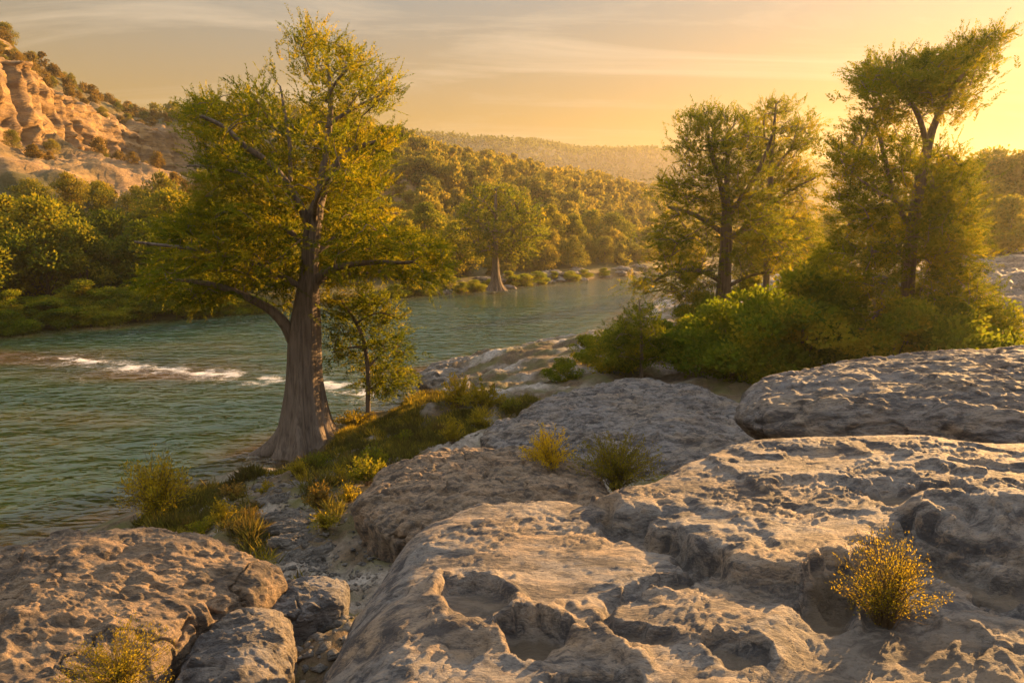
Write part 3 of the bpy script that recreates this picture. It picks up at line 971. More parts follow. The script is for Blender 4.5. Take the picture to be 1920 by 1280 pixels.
def cypress(name, label, Yp, trunk, limbs, outline, ncl, depth, seed, nf=6, pairs=10, flen=0.6, leaf=0.13, width=0.17, flare=None,
            sparse=None, droop=0.0, group=None, up=0.15, tint=(0.2, 0.74), mat=None, edge_bias=0.0, jit=0.2, bare=(), bw=17):
    """tree traced as a plane figure at depth Yp, then given its own depth; trunk/limb points are (px, py, half width px)."""
    rng = np.random.default_rng(seed)
    sc = Yp / F
    base = P(trunk[0][0], trunk[0][1], Y=Yp)
    root = bpy.data.objects.new(name, None)
    COL.objects.link(root)
    root.location = base
    tag(root, label, 'tree', group)
    tk = Acc()
    nodes = []

    def to3(l, dy0, dy1):
        q = np.array([P(x, y, Y=Yp) for x, y, *_ in l])
        q[:, 1] += np.linspace(dy0, dy1, len(q))
        return q - base
    # trunk
    tp = smooth_poly(to3(trunk, 0, 0), 8)
    tr = smooth_poly(np.array([[h * sc, 0, 0] for _, _, h in trunk]), 8)[:, 0]
    sides = 40 if flare else 14
    V, Fq = tube(tp, tr, sides)
    if flare:
        V = V.reshape(len(tp), sides, 3)
        for i in range(len(tp)):
            ctr = tp[i]
            hgt = tp[i][2] - tp[0][2]
            k = math.exp(-hgt / (flare * 0.55))
            th = np.arctan2(V[i, :, 1] - ctr[1], V[i, :, 0] - ctr[0])
            lob = np.abs(np.sin(th * 5 + 0.6 + 0.7 * np.sin(th * 2 + 1))) ** 1.2 * 0.60 + 0.18 * np.sin(th * 9 + 2) + fbm(np.cos(th) * 2, np.sin(th) * 2, hgt * 0.25, 3, seed) * 0.5
            s = 1 + (lob - 0.25) * (0.15 + 1.0 * k)
            V[i, :, :2] = ctr[:2] + (V[i, :, :2] - ctr[:2]) * s[:, None]
            V[i, :, 2] = ctr[2]
        # finer bark ridges
        V = V.reshape(-1, 3)
    tk.add(V, Fq)
    nodes += list(tp[int(len(tp) * 0.45):])
    for li in limbs:
        spread = li[0]; pts = li[1]
        q = smooth_poly(to3(pts, 0, spread), 6)
        rdd = smooth_poly(np.array([[p[2] * sc, 0, 0] for p in pts]), 6)[:, 0]
        if pts[0][1] - pts[-1][1] > -20 or abs(pts[0][0] - pts[-1][0]) > 120:
            kq = max(4, int(len(q) * 0.86))
            q, rdd = q[:kq], rdd[:kq]
        V, Fq = tube(q, np.maximum(rdd, 0.012), 9)
        tk.add(V, Fq)
        nodes += list(q[2:])
    # clusters inside the outline
    O = np.asarray(outline, float)
    lo, hi = O.min(0), O.max(0)
    pts = []
    while len(pts) < ncl:
        c = rng.uniform(lo, hi, (ncl * 2, 2))
        ok = inside(c[:, 0], c[:, 1], O)
        ok &= seg_dist(c[:, 0], c[:, 1], O, True) > rng.uniform(0.2, 0.9, len(c)) * flen / sc * 0.55
        if True:
            for (sx, sy, srx, sry, keepp) in (sparse or ()):
                e = ((c[:, 0] - sx) / srx) ** 2 + ((c[:, 1] - sy) / sry) ** 2
                ok &= (e > 1) | (rng.random(len(c)) < keepp)
        pts += list(c[ok])
    pts = np.array(pts[:ncl])
    de = seg_dist(pts[:, 0], pts[:, 1], O, True)
    dm = min(de.max(), 90.0)
    q = np.clip(de / dm, 0, 1)
    th = depth * np.sqrt(np.maximum(1 - (1 - q) ** 2, 0.03))
    dy = rng.uniform(-1, 1, ncl) * th
    near = seg_dist(pts[:, 0], pts[:, 1], [(q_[0], q_[1]) for q_ in trunk]) < trunk[len(trunk) // 2][2] + 0.30 * flen / sc
    dy = np.where(near & (rng.random(ncl) < 0.9), np.abs(dy) * 0.8 + 0.5, dy)
    for bi in bare:
        bl = [(q_[0], q_[1]) for q_ in limbs[bi][1]][:-1]
        near = seg_dist(pts[:, 0], pts[:, 1], bl) < bw
        dy = np.where(near & (rng.random(ncl) < 0.85), np.abs(dy) + max(0.4, limbs[bi][0]), dy)
    C = np.array([P(x, y, Y=Yp + e_) for (x, y), e_ in zip(pts, dy)]) - base
    nodes = np.array(nodes)
    dn = np.min(np.linalg.norm(C[:, None] - nodes[None], axis=2), 1)
    order = np.argsort(dn)
    allp = np.concatenate([nodes, np.zeros((ncl, 3))]); cost = np.zeros(len(nodes) + ncl); m = len(nodes)
    par = np.zeros((ncl, 3))
    for k, i in enumerate(order):
        dd = np.linalg.norm(allp[:m] - C[i], axis=1)
        dd = dd + 0.25 * cost[:m] + 0.6 * np.maximum(allp[:m, 2] - C[i][2], 0)
        j = int(np.argmin(dd))
        par[i] = allp[j]
        allp[m] = C[i]; cost[m] = dd[j]; m += 1
        a, b = allp[j], C[i]
        L = np.linalg.norm(b - a)
        mid = (a + b) / 2 + rng.normal(0, 0.06, 3) * L + np.array([0, 0, 0.10 * L])
        rr = min(0.05, 0.010 + 0.012 * L) * (sc / 0.0165)
        V, Fq = tube(np.array([a, mid, b]), [rr, rr * 0.7, rr * 0.35], 4)
        tk.add(V, Fq)
    D = norm(C - par + 1e-6)
    cen = C.mean(0)
    outw = norm((C - cen) * np.array([1, 1, 0.6]))
    top_edge = (1 - q) ** 2 * (outw[:, 2] > 0.0)
    D = norm(D * 0.7 + outw * 0.6 + np.array([0, 0, 1.0]) * (up - droop + 0.7 * top_edge)[:, None])
    ct = rng.uniform(tint[0], tint[1], ncl) + fbm(C[:, 0] * 0.6, C[:, 1] * 0.6, C[:, 2] * 0.9, 2, seed) * 0.35
    V, Fq, T = fronds(rng, C - D * flen * 0.35, D, nf, pairs, flen, leaf, width, 0.5, jit, 0.05, ct)
    tv, tf = tk.get()
    link('trunk', mesh('trunk', tv, tf, M_BARK, True), root)
    link('crown', mesh('crown', V, Fq, mat or M_CYP, False, {'tint': ('FACE', T)}), root)
    return root


# ------------------------------------------------------------------ hero trees
hero_out = [(600, 28), (640, 60), (680, 90), (720, 110), (747, 135), (752, 180), (728, 205), (702, 228), (738, 232), (762, 245), (750, 275), (722, 300),
            (725, 350), (755, 390), (742, 420), (790, 425), (852, 455), (848, 500), (835, 570), (800, 535), (770, 545), (700, 530), (650, 540), (640, 580),
            (600, 600), (560, 600), (530, 580), (500, 555), (470, 552), (420, 568), (380, 582), (330, 578), (290, 562), (250, 545), (262, 500), (290, 470),
            (270, 430), (300, 400), (350, 380), (375, 350), (350, 320), (380, 285), (350, 262), (338, 215), (342, 168), (372, 168), (400, 148), (430, 168),
            (440, 138), (470, 148), (492, 116), (520, 130), (535, 155), (545, 200), (562, 205), (568, 170), (545, 130), (543, 75), (560, 40)]
cypress('cypress_tree', 'large bald cypress with a flared trunk standing at the water edge', 21.0,
        [(580, 878, 72), (578, 852, 62), (576, 825, 52), (573, 785, 42), (572, 735, 34), (571, 680, 30), (572, 620, 28), (576, 560, 22), (581, 500, 16), (584, 450, 16), (590, 405, 15), (597, 375, 11)],
        [(-0.4, [(560, 770, 26), (540, 815, 24), (508, 842, 18), (472, 857, 12), (425, 866, 4)]), (0.6, [(588, 770, 24), (606, 808, 20), (634, 826, 13), (676, 840, 4)]),
         (-1.2, [(580, 790, 28), (592, 838, 22), (606, 868, 15), (622, 892, 6)]), (-1.1, [(565, 790, 28), (548, 838, 22), (526, 870, 15), (505, 892, 6)]),
         (-1.4, [(573, 800, 24), (572, 845, 20), (568, 875, 14), (562, 900, 6)]), (-0.2, [(590, 780, 24), (618, 828, 18), (648, 850, 11), (684, 862, 4)]),
         (-1.2, [(583, 430, 9), (575, 405, 8), (555, 360, 7), (520, 312, 6), (480, 282, 5), (440, 245, 4), (395, 225, 3), (350, 210, 1.5)]),
         (0.6, [(594, 395, 11), (603, 360, 9), (612, 335, 7.5), (630, 300, 6), (660, 276, 5), (700, 262, 4), (745, 245, 1.5)]),
         (0.9, [(596, 385, 8), (600, 330, 6), (608, 270, 5.5), (612, 210, 5), (608, 150, 4), (600, 95, 2.5), (598, 40, 1.2)]),
         (0.4, [(611, 240, 4), (640, 215, 3.5), (680, 190, 2.6), (735, 160, 1.2)]),
         (-0.5, [(611, 190, 3), (640, 150, 2.4), (690, 110, 1.2)]),
         (1.0, [(545, 340, 4), (538, 270, 3.4), (525, 215, 3), (512, 165, 2), (498, 125, 1)]),
         (-1.0, [(552, 640, 13), (538, 608, 11), (515, 580, 9), (485, 560, 7.5), (445, 540, 6), (395, 526, 4.5), (345, 522, 3), (290, 535, 1.5)]),
         (-0.9, [(590, 530, 9), (610, 512, 8), (650, 497, 6), (710, 490, 4.5), (770, 490, 3), (840, 478, 1.5)]),
         (1.8, [(575, 470, 6), (530, 430, 5), (470, 405, 4), (400, 395, 3), (330, 400, 1.5)]),
         (-2.4, [(578, 545, 6), (510, 500, 5), (430, 470, 4), (340, 455, 2.5), (285, 445, 1.5)]),
         (2.6, [(585, 480, 6), (640, 430, 5), (700, 400, 3), (740, 395, 1.5)]),
         (-2.8, [(590, 420, 5), (610, 380, 4), (650, 340, 3), (700, 320, 1.5)]),
         (3.0, [(572, 560, 5), (600, 520, 4), (640, 520, 3), (690, 515, 1.5)]),
         (-2.0, [(560, 370, 4), (500, 340, 3), (430, 320, 2), (370, 325, 1.2)])],
        hero_out, 1250, 3.0, 11, bare=(6, 7, 8, 9, 10, 11, 12, 13), nf=7, pairs=16, flen=0.64, leaf=0.095, width=0.2, flare=1.9, sparse=[(576, 560, 24, 70, 0.12), (582, 440, 22, 70, 0.15), (630, 150, 120, 110, 0.5), (450, 200, 120, 70, 0.6)])
cypress('cypress_sapling', 'slender young cypress leaning beside the large flared cypress', 22.5,
        [(691, 812, 5), (690, 760, 4.6), (690, 700, 4.2), (682, 640, 3.6), (665, 600, 3), (645, 570, 2), (635, 555, 1)],
        [(0.6, [(689, 690, 2.5), (720, 660, 2), (760, 650, 1)]), (-0.6, [(684, 650, 2.5), (650, 650, 1.8), (620, 660, 1)]),
         (0.5, [(690, 730, 2), (730, 715, 1.6), (775, 710, 0.8)]), (-0.5, [(668, 605, 2), (710, 585, 1.6), (745, 590, 0.8)])],
        [(630, 540), (680, 530), (730, 550), (755, 585), (765, 640), (785, 690), (780, 730), (740, 745), (710, 770), (690, 740), (660, 700), (620, 690), (608, 640), (620, 590)],
        210, 1.1, 12, nf=6, pairs=9, flen=0.48, leaf=0.12, up=-0.1)
cypress('cypress_tree', 'tall cypress with a bare straight trunk on the right bank', 28.0,
        [(1355, 612, 19), (1356, 570, 15), (1358, 520, 12.5), (1361, 470, 11), (1362, 420, 10), (1363, 385, 8)],
        [(-1, [(1362, 400, 6), (1345, 340, 5), (1325, 290, 4), (1310, 230, 2)]), (1, [(1363, 390, 6), (1368, 330, 5), (1375, 270, 3.5), (1385, 215, 2)]),
         (-2, [(1363, 410, 5), (1395, 350, 4), (1415, 290, 3), (1420, 240, 1.5)]), (2, [(1361, 440, 5), (1310, 400, 4), (1250, 380, 2)]),
         (1, [(1362, 450, 5), (1420, 420, 4), (1470, 410, 2)]), (-2, [(1358, 530, 5), (1300, 505, 4), (1240, 510, 2.6), (1175, 540, 1.5)]),
         (-1, [(1358, 540, 4), (1400, 515, 3), (1450, 505, 1.5)])],
        [(1290, 200), (1340, 205), (1400, 200), (1430, 240), (1440, 330), (1480, 400), (1500, 480), (1440, 515), (1400, 530), (1360, 545), (1300, 575), (1230, 562),
         (1165, 548), (1180, 512), (1220, 490), (1200, 440), (1240, 400), (1215, 360), (1240, 320), (1275, 320), (1262, 275), (1280, 235)],
        620, 2.6, 13, nf=6, pairs=13, flen=0.60, leaf=0.115, jit=0.3, sparse=[(1358, 520, 22, 60, 0.15), (1330, 460, 60, 40, 0.6)])
cypress('cypress_tree', 'slimmer cypress with a thin trunk just behind the straight cypress', 32.0,
        [(1436, 600, 7), (1437, 520, 6), (1440, 440, 5.5), (1444, 350, 5), (1449, 270, 3.5), (1455, 195, 1.5)],
        [(1, [(1445, 330, 3), (1480, 290, 2.4), (1530, 240, 1.2)]), (-1, [(1443, 380, 3), (1490, 350, 2), (1525, 330, 1)]),
         (1, [(1440, 430, 3), (1490, 410, 2), (1530, 420, 1)]), (-1, [(1446, 300, 2), (1425, 250, 1.6), (1420, 205, 1)])],
        [(1455, 176), (1500, 200), (1545, 230), (1540, 265), (1505, 290), (1537, 330), (1520, 380), (1537, 440), (1505, 500), (1440, 530), (1410, 450), (1420, 350), (1400, 250), (1420, 195)],
        400, 2.4, 14, nf=6, pairs=13, flen=0.60, leaf=0.115, jit=0.3, tint=(0.4, 0.9))
cypress('cypress_tree', 'forked cypress at the right with one bare limb reaching to the upper corner', 19.0,
        [(1690, 668, 14), (1697, 600, 13), (1702, 540, 12), (1706, 470, 12), (1720, 370, 10), (1734, 300, 9), (1740, 268, 7)],
        [(0.3, [(1738, 285, 7.5), (1752, 240, 6.5), (1775, 195, 5.8), (1802, 150, 4.8), (1838, 108, 3.6), (1890, 60, 1.2)]),
         (-0.4, [(1738, 275, 5.5), (1722, 230, 4.6), (1700, 195, 3.8), (1665, 160, 2.6), (1620, 132, 1.2)]),
         (0.8, [(1700, 420, 5), (1680, 350, 4.5), (1673, 290, 4), (1665, 235, 3), (1640, 190, 1.5)]),
         (-1.2, [(1715, 400, 5), (1670, 380, 4), (1610, 360, 3), (1560, 330, 1.5)]),
         (1.2, [(1725, 360, 5), (1770, 340, 4), (1830, 330, 2)]), (-1.6, [(1705, 480, 5), (1640, 470, 4), (1560, 470, 2)]),
         (1.6, [(1705, 500, 5), (1770, 480, 4), (1845, 470, 2)]), (-2, [(1700, 560, 5), (1630, 560, 4), (1550, 600, 2)]),
         (1.0, [(1700, 580, 5), (1780, 560, 4), (1860, 550, 2)]), (-2.2, [(1700, 600, 5), (1720, 570, 4), (1760, 590, 2)]),
         (0.5, [(1800, 152, 4), (1780, 120, 3), (1740, 105, 1.5)])],
        [(1597, 112), (1660, 103), (1720, 96), (1780, 80), (1830, 60), (1895, 45), (1902, 72), (1862, 112), (1836, 160), (1826, 200), (1795, 232), (1800, 280), (1840, 318),
         (1830, 380), (1852, 440), (1832, 500), (1872, 545), (1842, 605), (1790, 650), (1700, 668), (1600, 668), (1540, 630), (1552, 560), (1532, 500), (1560, 430),
         (1550, 370), (1562, 322), (1545, 290), (1580, 240), (1612, 200), (1588, 160), (1590, 125)],
        1450, 2.3, 15, nf=6, pairs=12, flen=0.50, leaf=0.10, bare=(0, 1, 2), sparse=[(1765, 235, 48, 36, 0.2), (1700, 215, 60, 40, 0.8), (1712, 420, 16, 110, 0.25), (1700, 270, 110, 45, 0.8)])


# ------------------------------------------------------------------ generic broadleaf trees
def crown_generic(rng, h, w, base_h, nclump, per, leaf, spiky=0.0, shape=1.0):
    """leaves in clumps spread through an uneven crown volume."""
    k = rng.uniform(0, 1, nclump) ** 0.8
    ang = rng.uniform(0, 2 * math.pi, nclump)
    prof = np.sin(np.clip(k * 0.93 + 0.07, 0, 1) ** shape * math.pi) ** 0.6
    rad = w * 0.5 * prof * np.sqrt(rng.uniform(0.05, 1, nclump)) * rng.uniform(0.8, 1.15, nclump)
    C = np.stack([rad * np.cos(ang), rad * np.sin(ang), base_h + (h - base_h) * (k * 0.92 + 0.04)], -1)
    cr = w * rng.uniform(0.10, 0.20, nclump)
    n = nclump * per
    dirs = norm(rng.normal(0, 1, (n, 3)))
    r = rng.uniform(0.25, 1, n) ** 0.6 * np.repeat(cr, per)
    Pp = np.repeat(C, per, 0) + dirs * r[:, None] * np.array([1.25, 1.25, 0.75])
    D = norm(dirs + rng.normal(0, 0.6, (n, 3)) + np.array([0, 0, 0.25 + spiky]))
    Nn = norm(dirs + rng.normal(0, 0.5, (n, 3)) + np.array([0, 0, 0.5]))
    L = leaf * rng.uniform(0.6, 1.4, n)
    T = np.repeat(rng.uniform(0.15, 0.85, nclump), per) + rng.normal(0, 0.12, n)
    V, Fq = quads(Pp, D, Nn, L, L * 0.33)
    return V, Fq, T, C


def trunk_generic(rng, h, base_h, C, r0, nl=8):
    a = Acc()
    top = h * 0.85
    pts = np.array([[0, 0, -0.4], [rng.normal(0, .05), rng.normal(0, .05), base_h], [rng.normal(0, .12), rng.normal(0, .12), (base_h + top) / 2], [rng.normal(0, .15), rng.normal(0, .15), top]])
    q = smooth_poly(pts, 5)
    a.add(*tube(q, np.linspace(r0, r0 * 0.15, len(q)), 8))
    for i in rng.choice(len(C), min(nl, len(C)), replace=False):
        c = C[i]
        s = q[int(len(q) * np.clip((c[2] * 0.6) / top, 0.2, 0.85))]
        m = (s + c) / 2 + np.array([0, 0, 0.05 * h])
        a.add(*tube(np.array([s, m, c]), [r0 * 0.35, r0 * 0.2, r0 * 0.06], 5))
    return a.get()


def tree_proto(name, seed, h, w, base_h, nclump, per, leaf, mat, r0=0.16, shape=1.0, spiky=0.0):
    rng = np.random.default_rng(seed)
    V, Fq, T, C = crown_generic(rng, h, w, base_h, nclump, per, leaf, spiky, shape)
    tv, tf = trunk_generic(rng, h, base_h, C, r0)
    return mesh(name + '_trunk', tv, tf, M_TWIG, True), mesh(name + '_crown', V, Fq, mat, False, {'tint': ('FACE', T)})


def put_tree(name, label, protos, k, loc, rz, sc, group=None, cat='tree'):
    r = bpy.data.objects.new(name, None)
    COL.objects.link(r)
    r.location = loc; r.rotation_euler = (0, 0, rz); r.scale = sc if hasattr(sc, '__len__') else (sc,) * 3
    tag(r, label, cat, group)
    t, c = protos[k]
    link('trunk', t, r); link('crown', c, r)
    return r


rng0 = np.random.default_rng(5)
random.seed(5)
bank_protos = [tree_proto('bank_tree', 50 + i, 8.0, [6.0, 5.0, 6.5, 4.6][i], [1.0, .8, 1.2, 0.6][i], 80, 130, 0.24, M_BANK, 0.17, [0.9, 1.1, 0.8, 1.2][i], 0.25) for i in range(4)]
bush_protos = [tree_proto('bush', 70 + i, [2.6, 3.1, 2.2][i], [3.2, 2.7, 3.6][i], 0.1, 42, 230, 0.12, M_BUSH, 0.05, [0.75, 1.0, 0.65][i], 0.35) for i in range(3)]


def hill_at(px, d):
    """hillside point whose image column is px, d metres from the far bank."""
    s = np.linspace(-60, 330, 1600)
    p = hill_pt(s, np.full_like(s, d))
    uu, vv = proj(p[:, 0], p[:, 1], p[:, 2])
    ok = p[:, 1] > 5
    i = np.argmin(np.where(ok, np.abs(uu - px), 1e9))
    return p[i]


# far bank trees with their own labels: (px, d, height scale, proto, label)
far_bank = [(-60, 5, 1.05, 0, 'leafy bank tree cut off by the left edge of the view'),
            (20, 9, 1.15, 1, 'green bank tree under the cliff, second from the left edge'),
            (95, 6, 1.2, 2, 'tall spreading green tree on the far bank below the bare rock slope'),
            (165, 3.5, 0.9, 3, 'bright pale green tree standing close to the water on the far bank'),
            (215, 8, 1.1, 0, 'dark green tree behind the bright pale one on the far bank'),
            (275, 4, 0.95, 1, 'round tree on the far bank left of the large cypress'),
            (330, 9, 1.15, 2, 'broad tree half hidden by the left branches of the large cypress'),
            (390, 4, 0.9, 0, 'low tree showing under the left limb of the large cypress'),
            (450, 7, 1.05, 3, 'tree behind the lower left limb of the large cypress'),
            (520, 5, 0.95, 1, 'tree directly behind the trunk of the large cypress'),
            (640, 5, 1.0, 2, 'tree seen through the foliage right of the large trunk'),
            (700, 9, 1.2, 0, 'tree behind the right limb of the large cypress'),
            (760, 5, 1.05, 3, 'yellow green tree beyond the right limb tip of the large cypress'),
            (800, 9, 1.25, 1, 'full tree behind the far bank left of the lone far cypress'),
            (860, 4, 1.05, 2, 'low spreading tree at the water just left of the lone far cypress'),
            (985, 6, 1.15, 0, 'dense tree just right of the lone far cypress'),
            (1030, 9, 1.2, 1, 'second tree right of the lone far cypress'),
            (1075, 7, 1.1, 3, 'sunlit tree above the pale stones of the far bank'),
            (1110, 10, 1.25, 2, 'hazy tree near the bend of the river'),
            (1150, 8, 1.2, 0, 'last hazy tree before the river bend')]
for px, dd, s, k, lab in far_bank:
    p = hill_at(px, dd)
    s *= 0.86 if px < 360 else (1.0 if px < 620 else 0.8)
    put_tree('bank_tree', lab, bank_protos, k, p - np.array([0, 0, 0.2]), random.uniform(0, 6.28), (s * random.uniform(.95, 1.15), s * random.uniform(.95, 1.15), s), 'trees along the far bank')

cypress('cypress_tree', 'lone cypress with a flared trunk on the far bank', 76.0,
        [(931, 545, 15), (930, 528, 9), (929, 505, 6.5), (929, 470, 5), (929, 430, 4.2), (929, 390, 3), (930, 355, 1.5)],
        [(2, [(929, 450, 2.4), (965, 425, 2), (1005, 410, 1)]), (-2, [(929, 440, 2.4), (895, 415, 2), (865, 400, 1)]), (2, [(929, 410, 2), (950, 380, 1.5), (975, 365, 1)]), (-2, [(929, 405, 2), (905, 375, 1.5), (880, 365, 1)])],
        [(930, 338), (975, 350), (1010, 385), (1025, 430), (1010, 475), (970, 490), (935, 478), (900, 490), (870, 470), (850, 420), (865, 375), (895, 348)],
        330, 4.5, 17, nf=5, pairs=5, flen=1.3, leaf=0.42, jit=0.45, flare=2.5)

for i in range(56):
    px = -60 + i * (13 if i < 42 else 30) + random.uniform(-6, 6) + (0 if i < 42 else -460)
    q_ = hill_at(px, random.uniform(-0.6, 1.6))
    sc_ = random.uniform(0.45, 0.8) if px < 560 else random.uniform(0.4, 0.65)
    put_tree('waterline_bush', 'low dark bush overhanging the waterline of the far bank', bush_protos, i % 3, (q_[0], q_[1], max(q_[2], 0) - 0.15), random.uniform(0, 6.28), (sc_ * 1.4, sc_ * 1.4, sc_), 'bushes along the far waterline', 'bush')

# far wooded hillside: individual trees, then the rest as one mass
small_protos = []
for i in range(6):
    rng = np.random.default_rng(90 + i)
    V, Fq, T, C = crown_generic(rng, 4.6, [4.4, 3.4, 5.2, 2.8, 4.6, 3.8][i], 0.4, [36, 30, 40, 26, 32, 36][i], 48, 0.40, 0.2, [0.8, 1.0, 0.75, 1.1, 0.9, 0.85][i])
    tv, tf = trunk_generic(rng, 4.6, 0.5, C, 0.12, 4)
    small_protos.append((V, Fq, T, tv, tf))


def single(name, pr, leafm):
    V, Fq, T, tv, tf = pr
    VV = np.concatenate([V, tv]); FF = np.concatenate([Fq, tf + len(V)])
    idx = np.concatenate([np.zeros(len(Fq)), np.ones(len(tf))])
    return mesh(name, VV, FF, None, False, {'tint': ('FACE', np.concatenate([T, np.full(len(tf), 0.3)]))}, [leafm, M_TWIG], idx)


hill_tree_me = [single('hillside_tree', p, M_OAK) for p in small_protos]
dry_me = [single('hillside_shrub', p, M_DRY) for p in small_protos]
near_me = []
for i in range(6):
    rng = np.random.default_rng(190 + i)
    V, Fq, T, C = crown_generic(rng, 4.6, [4.4, 3.4, 5.0, 3.0, 4.6, 3.8][i], 0.4, 50, 110, 0.19, 0.2, [0.8, 1.0, 0.75, 1.1, 0.9, 0.85][i])
    near_me.append(single('hillside_tree', (V, Fq, T) + trunk_generic(rng, 4.6, 0.5, C, 0.12, 4), M_OAK))
cand = []
for _ in range(10000):
    s, d = rng0.uniform(-60, 330), rng0.uniform(3, 125)
    cand.append((s, d))
cand = np.array(cand)
cp = hill_pt(cand[:, 0], cand[:, 1])
cu, cv = proj(cp[:, 0], cp[:, 1], cp[:, 2])
ok = (cp[:, 1] > 20) & (cu > -120) & (cu < 1560) & (np.linalg.norm(cp - EYE, axis=1) > 62) & ((cand[:, 1] > 9) | (cp[:, 1] > 78))
cand, cp, cu, cv = cand[ok], cp[ok], cu[ok], cv[ok]
dist = np.linalg.norm(cp - EYE, axis=1)
sel, chosen = np.argsort(dist), []
ca = cliff_amount(cand[:, 0])
shr = []
acc_xy = np.zeros((0, 2))
for i in sel:
    s, d = cand[i]
    onc = ca[i] > 0.4
    d = float(d_to_prof(s, d))
    if onc and 48 < d < 57:
        continue
    if onc and 25 < d <= 48:
        if perlin(s * 0.07, d * 0.07, 0, 7) < 0.0:
            continue
    rp = math.exp(-((s - 106) / 16) ** 2 - ((d - 58) / 9) ** 2) + math.exp(-((s - 62) / 16) ** 2 - ((d - 40) / 8) ** 2)
    if rp > 0.4:
        continue
    sp = 2.3 if (onc and d > 25) else 2.3 + dist[i] * 0.003
    if len(acc_xy) and np.min(np.hypot(acc_xy[:, 0] - cp[i, 0], acc_xy[:, 1] - cp[i, 1])) < sp:
        continue
    acc_xy = np.concatenate([acc_xy, cp[i:i + 1, :2]])
    chosen.append((i, onc and d > 25))
n_tree = n_shr = 0
mass, scrub = Acc(), Acc()
for i, dry in chosen:
    loc = cp[i] - np.array([0, 0, 0.25])
    k = random.randrange(6)
    rz = random.uniform(0, 6.28)
    if dry and n_shr < 290:
        n_shr += 1
        s = random.uniform(0.3, 0.5) if float(d_to_prof(*cand[i])) < 75 else random.uniform(0.4, 0.7)
        o = link('hillside_shrub', dry_me[k] if random.random() < 0.75 else near_me[k], None, loc)
        tag(o, 'small dry shrub on the slopes around the sunlit cliff', 'shrub', 'shrubs on the cliff slopes')
    elif n_tree < 290:
        n_tree += 1
        s = random.choice([0.6, 0.75, 0.9, 1.05]) * random.uniform(0.9, 1.1)
        o = link('hillside_tree', near_me[k] if dist[i] < 110 else hill_tree_me[k], None, loc)
        tag(o, 'rounded tree in the dense woodland on the hillside across the river', 'tree', 'trees of the hillside woodland')
    else:
        V, Fq, T, _, _ = small_protos[k]
        s = random.uniform(0.4, 0.6) if dry else random.uniform(0.65, 1.1)
        st = 3
        c, sn = math.cos(rz), math.sin(rz)
        VV = V.reshape(-1, 4, 3)[::st] * s * np.array([1, 1, 1.0])
        VV = (VV - VV.mean(1, keepdims=True)) * 1.5 + VV.mean(1, keepdims=True)
        VV = VV.reshape(-1, 3)
        VV = np.stack([VV[:, 0] * c - VV[:, 1] * sn, VV[:, 0] * sn + VV[:, 1] * c, VV[:, 2]], -1) + loc
        (scrub if dry else mass).add(VV, np.arange(len(VV)).reshape(-1, 4), T[::st])
        continue
    o.rotation_euler = (0, 0, rz)
    o.scale = (s * random.uniform(.85, 1.2), s * random.uniform(.85, 1.2), s * random.uniform(.85, 1.3))
print('hill trees', n_tree, 'shrubs', n_shr, 'mass', mass.o // 4)
if scrub.o:
    V, Fq = scrub.get()
    o = link('cliff_scrub', mesh('cliff_scrub', V, Fq, M_DRY, False, {'tint': ('FACE', np.concatenate(scrub.T))}))
    tag(o, 'dry scrub covering the slope and crest above the cliff', 'scrub', kind='stuff')
if mass.o:
    V, Fq = mass.get()
    o = link('hillside_woodland', mesh('hillside_woodland', V, Fq, M_OAK, False, {'tint': ('FACE', np.concatenate(mass.T))}))
    tag(o, 'hazy woodland covering the far hillside toward the river bend', 'woodland', kind='stuff')

# wood on the far ridge: one mass
rng = np.random.default_rng(77)
n = 5200
ii = rng.integers(0, len(rx), n); jj = (rng.uniform(0.2, 0.86, n) * (len(rd) - 1)).astype(int)
C = np.stack([RX, RY, RZ], -1)[ii, jj]
okk = (C[:, 0] > -160) & (C[:, 0] < 520)
C = C[okk]; n = len(C)
per = 16
dirs = norm(rng.normal(0, 1, (n * per, 3)))
sz = np.repeat(rng.uniform(2.2, 4.2, n), per)
Pp = np.repeat(C + np.array([0, 0, 1.6]), per, 0) + dirs * sz[:, None] * np.array([1, 1, 0.75]) * rng.uniform(0.4, 1, (n * per, 1))
L = rng.uniform(1.3, 2.4, n * per)
V, Fq = quads(Pp, norm(dirs + rng.normal(0, .6, dirs.shape)), norm(dirs + rng.normal(0, .5, dirs.shape) + np.array([0, 0, .5])), L, L * 0.4)
T = np.repeat(rng.uniform(-0.2, 0.2, n), per)
o = link('ridge_woodland', mesh('ridge_woodland', V, Fq, M_OAK, False, {'tint': ('FACE', T)}))
tag(o, 'far woodland on the hazy ridge', 'woodland', kind='stuff')

# right bank trees behind and beside the cypresses
right_bank = [(1500, 60, 5.5, 0, 'hazy tree in the gap between the two right cypresses'),
              (1560, 80, 7, 2, 'far tree glowing in the haze behind the forked cypress'),
              (1660, 75, 7, 3, 'tree behind the trunk of the forked cypress'),
              (1290, 70, 6.0, 1, 'low tree across the bend left of the straight cypress'),
              (1420, 85, 8.0, 0, 'far tree behind the straight and slim cypresses'),
              (1770, 62, 9.5, 2, 'tree behind the right side of the forked cypress'),
              (1850, 66, 11.0, 0, 'tall tree in the glow right of the forked cypress'),
              (1925, 64, 11.0, 3, 'tall tree cut by the right edge of the view'),
              (1890, 48, 6.0, 1, 'shorter tree in front of the tall right edge trees')]
for px, Yd, hh, k, lab in right_bank:
    p = P(px, 430, Y=Yd); z = float(ground_z(p[0], p[1], False))
    s = hh / 8.0
    put_tree('bank_tree', lab, bank_protos, k, (p[0], p[1], z - 0.2), random.uniform(0, 6.28), (s * 1.0, s * 1.0, s), 'trees of the right bank')

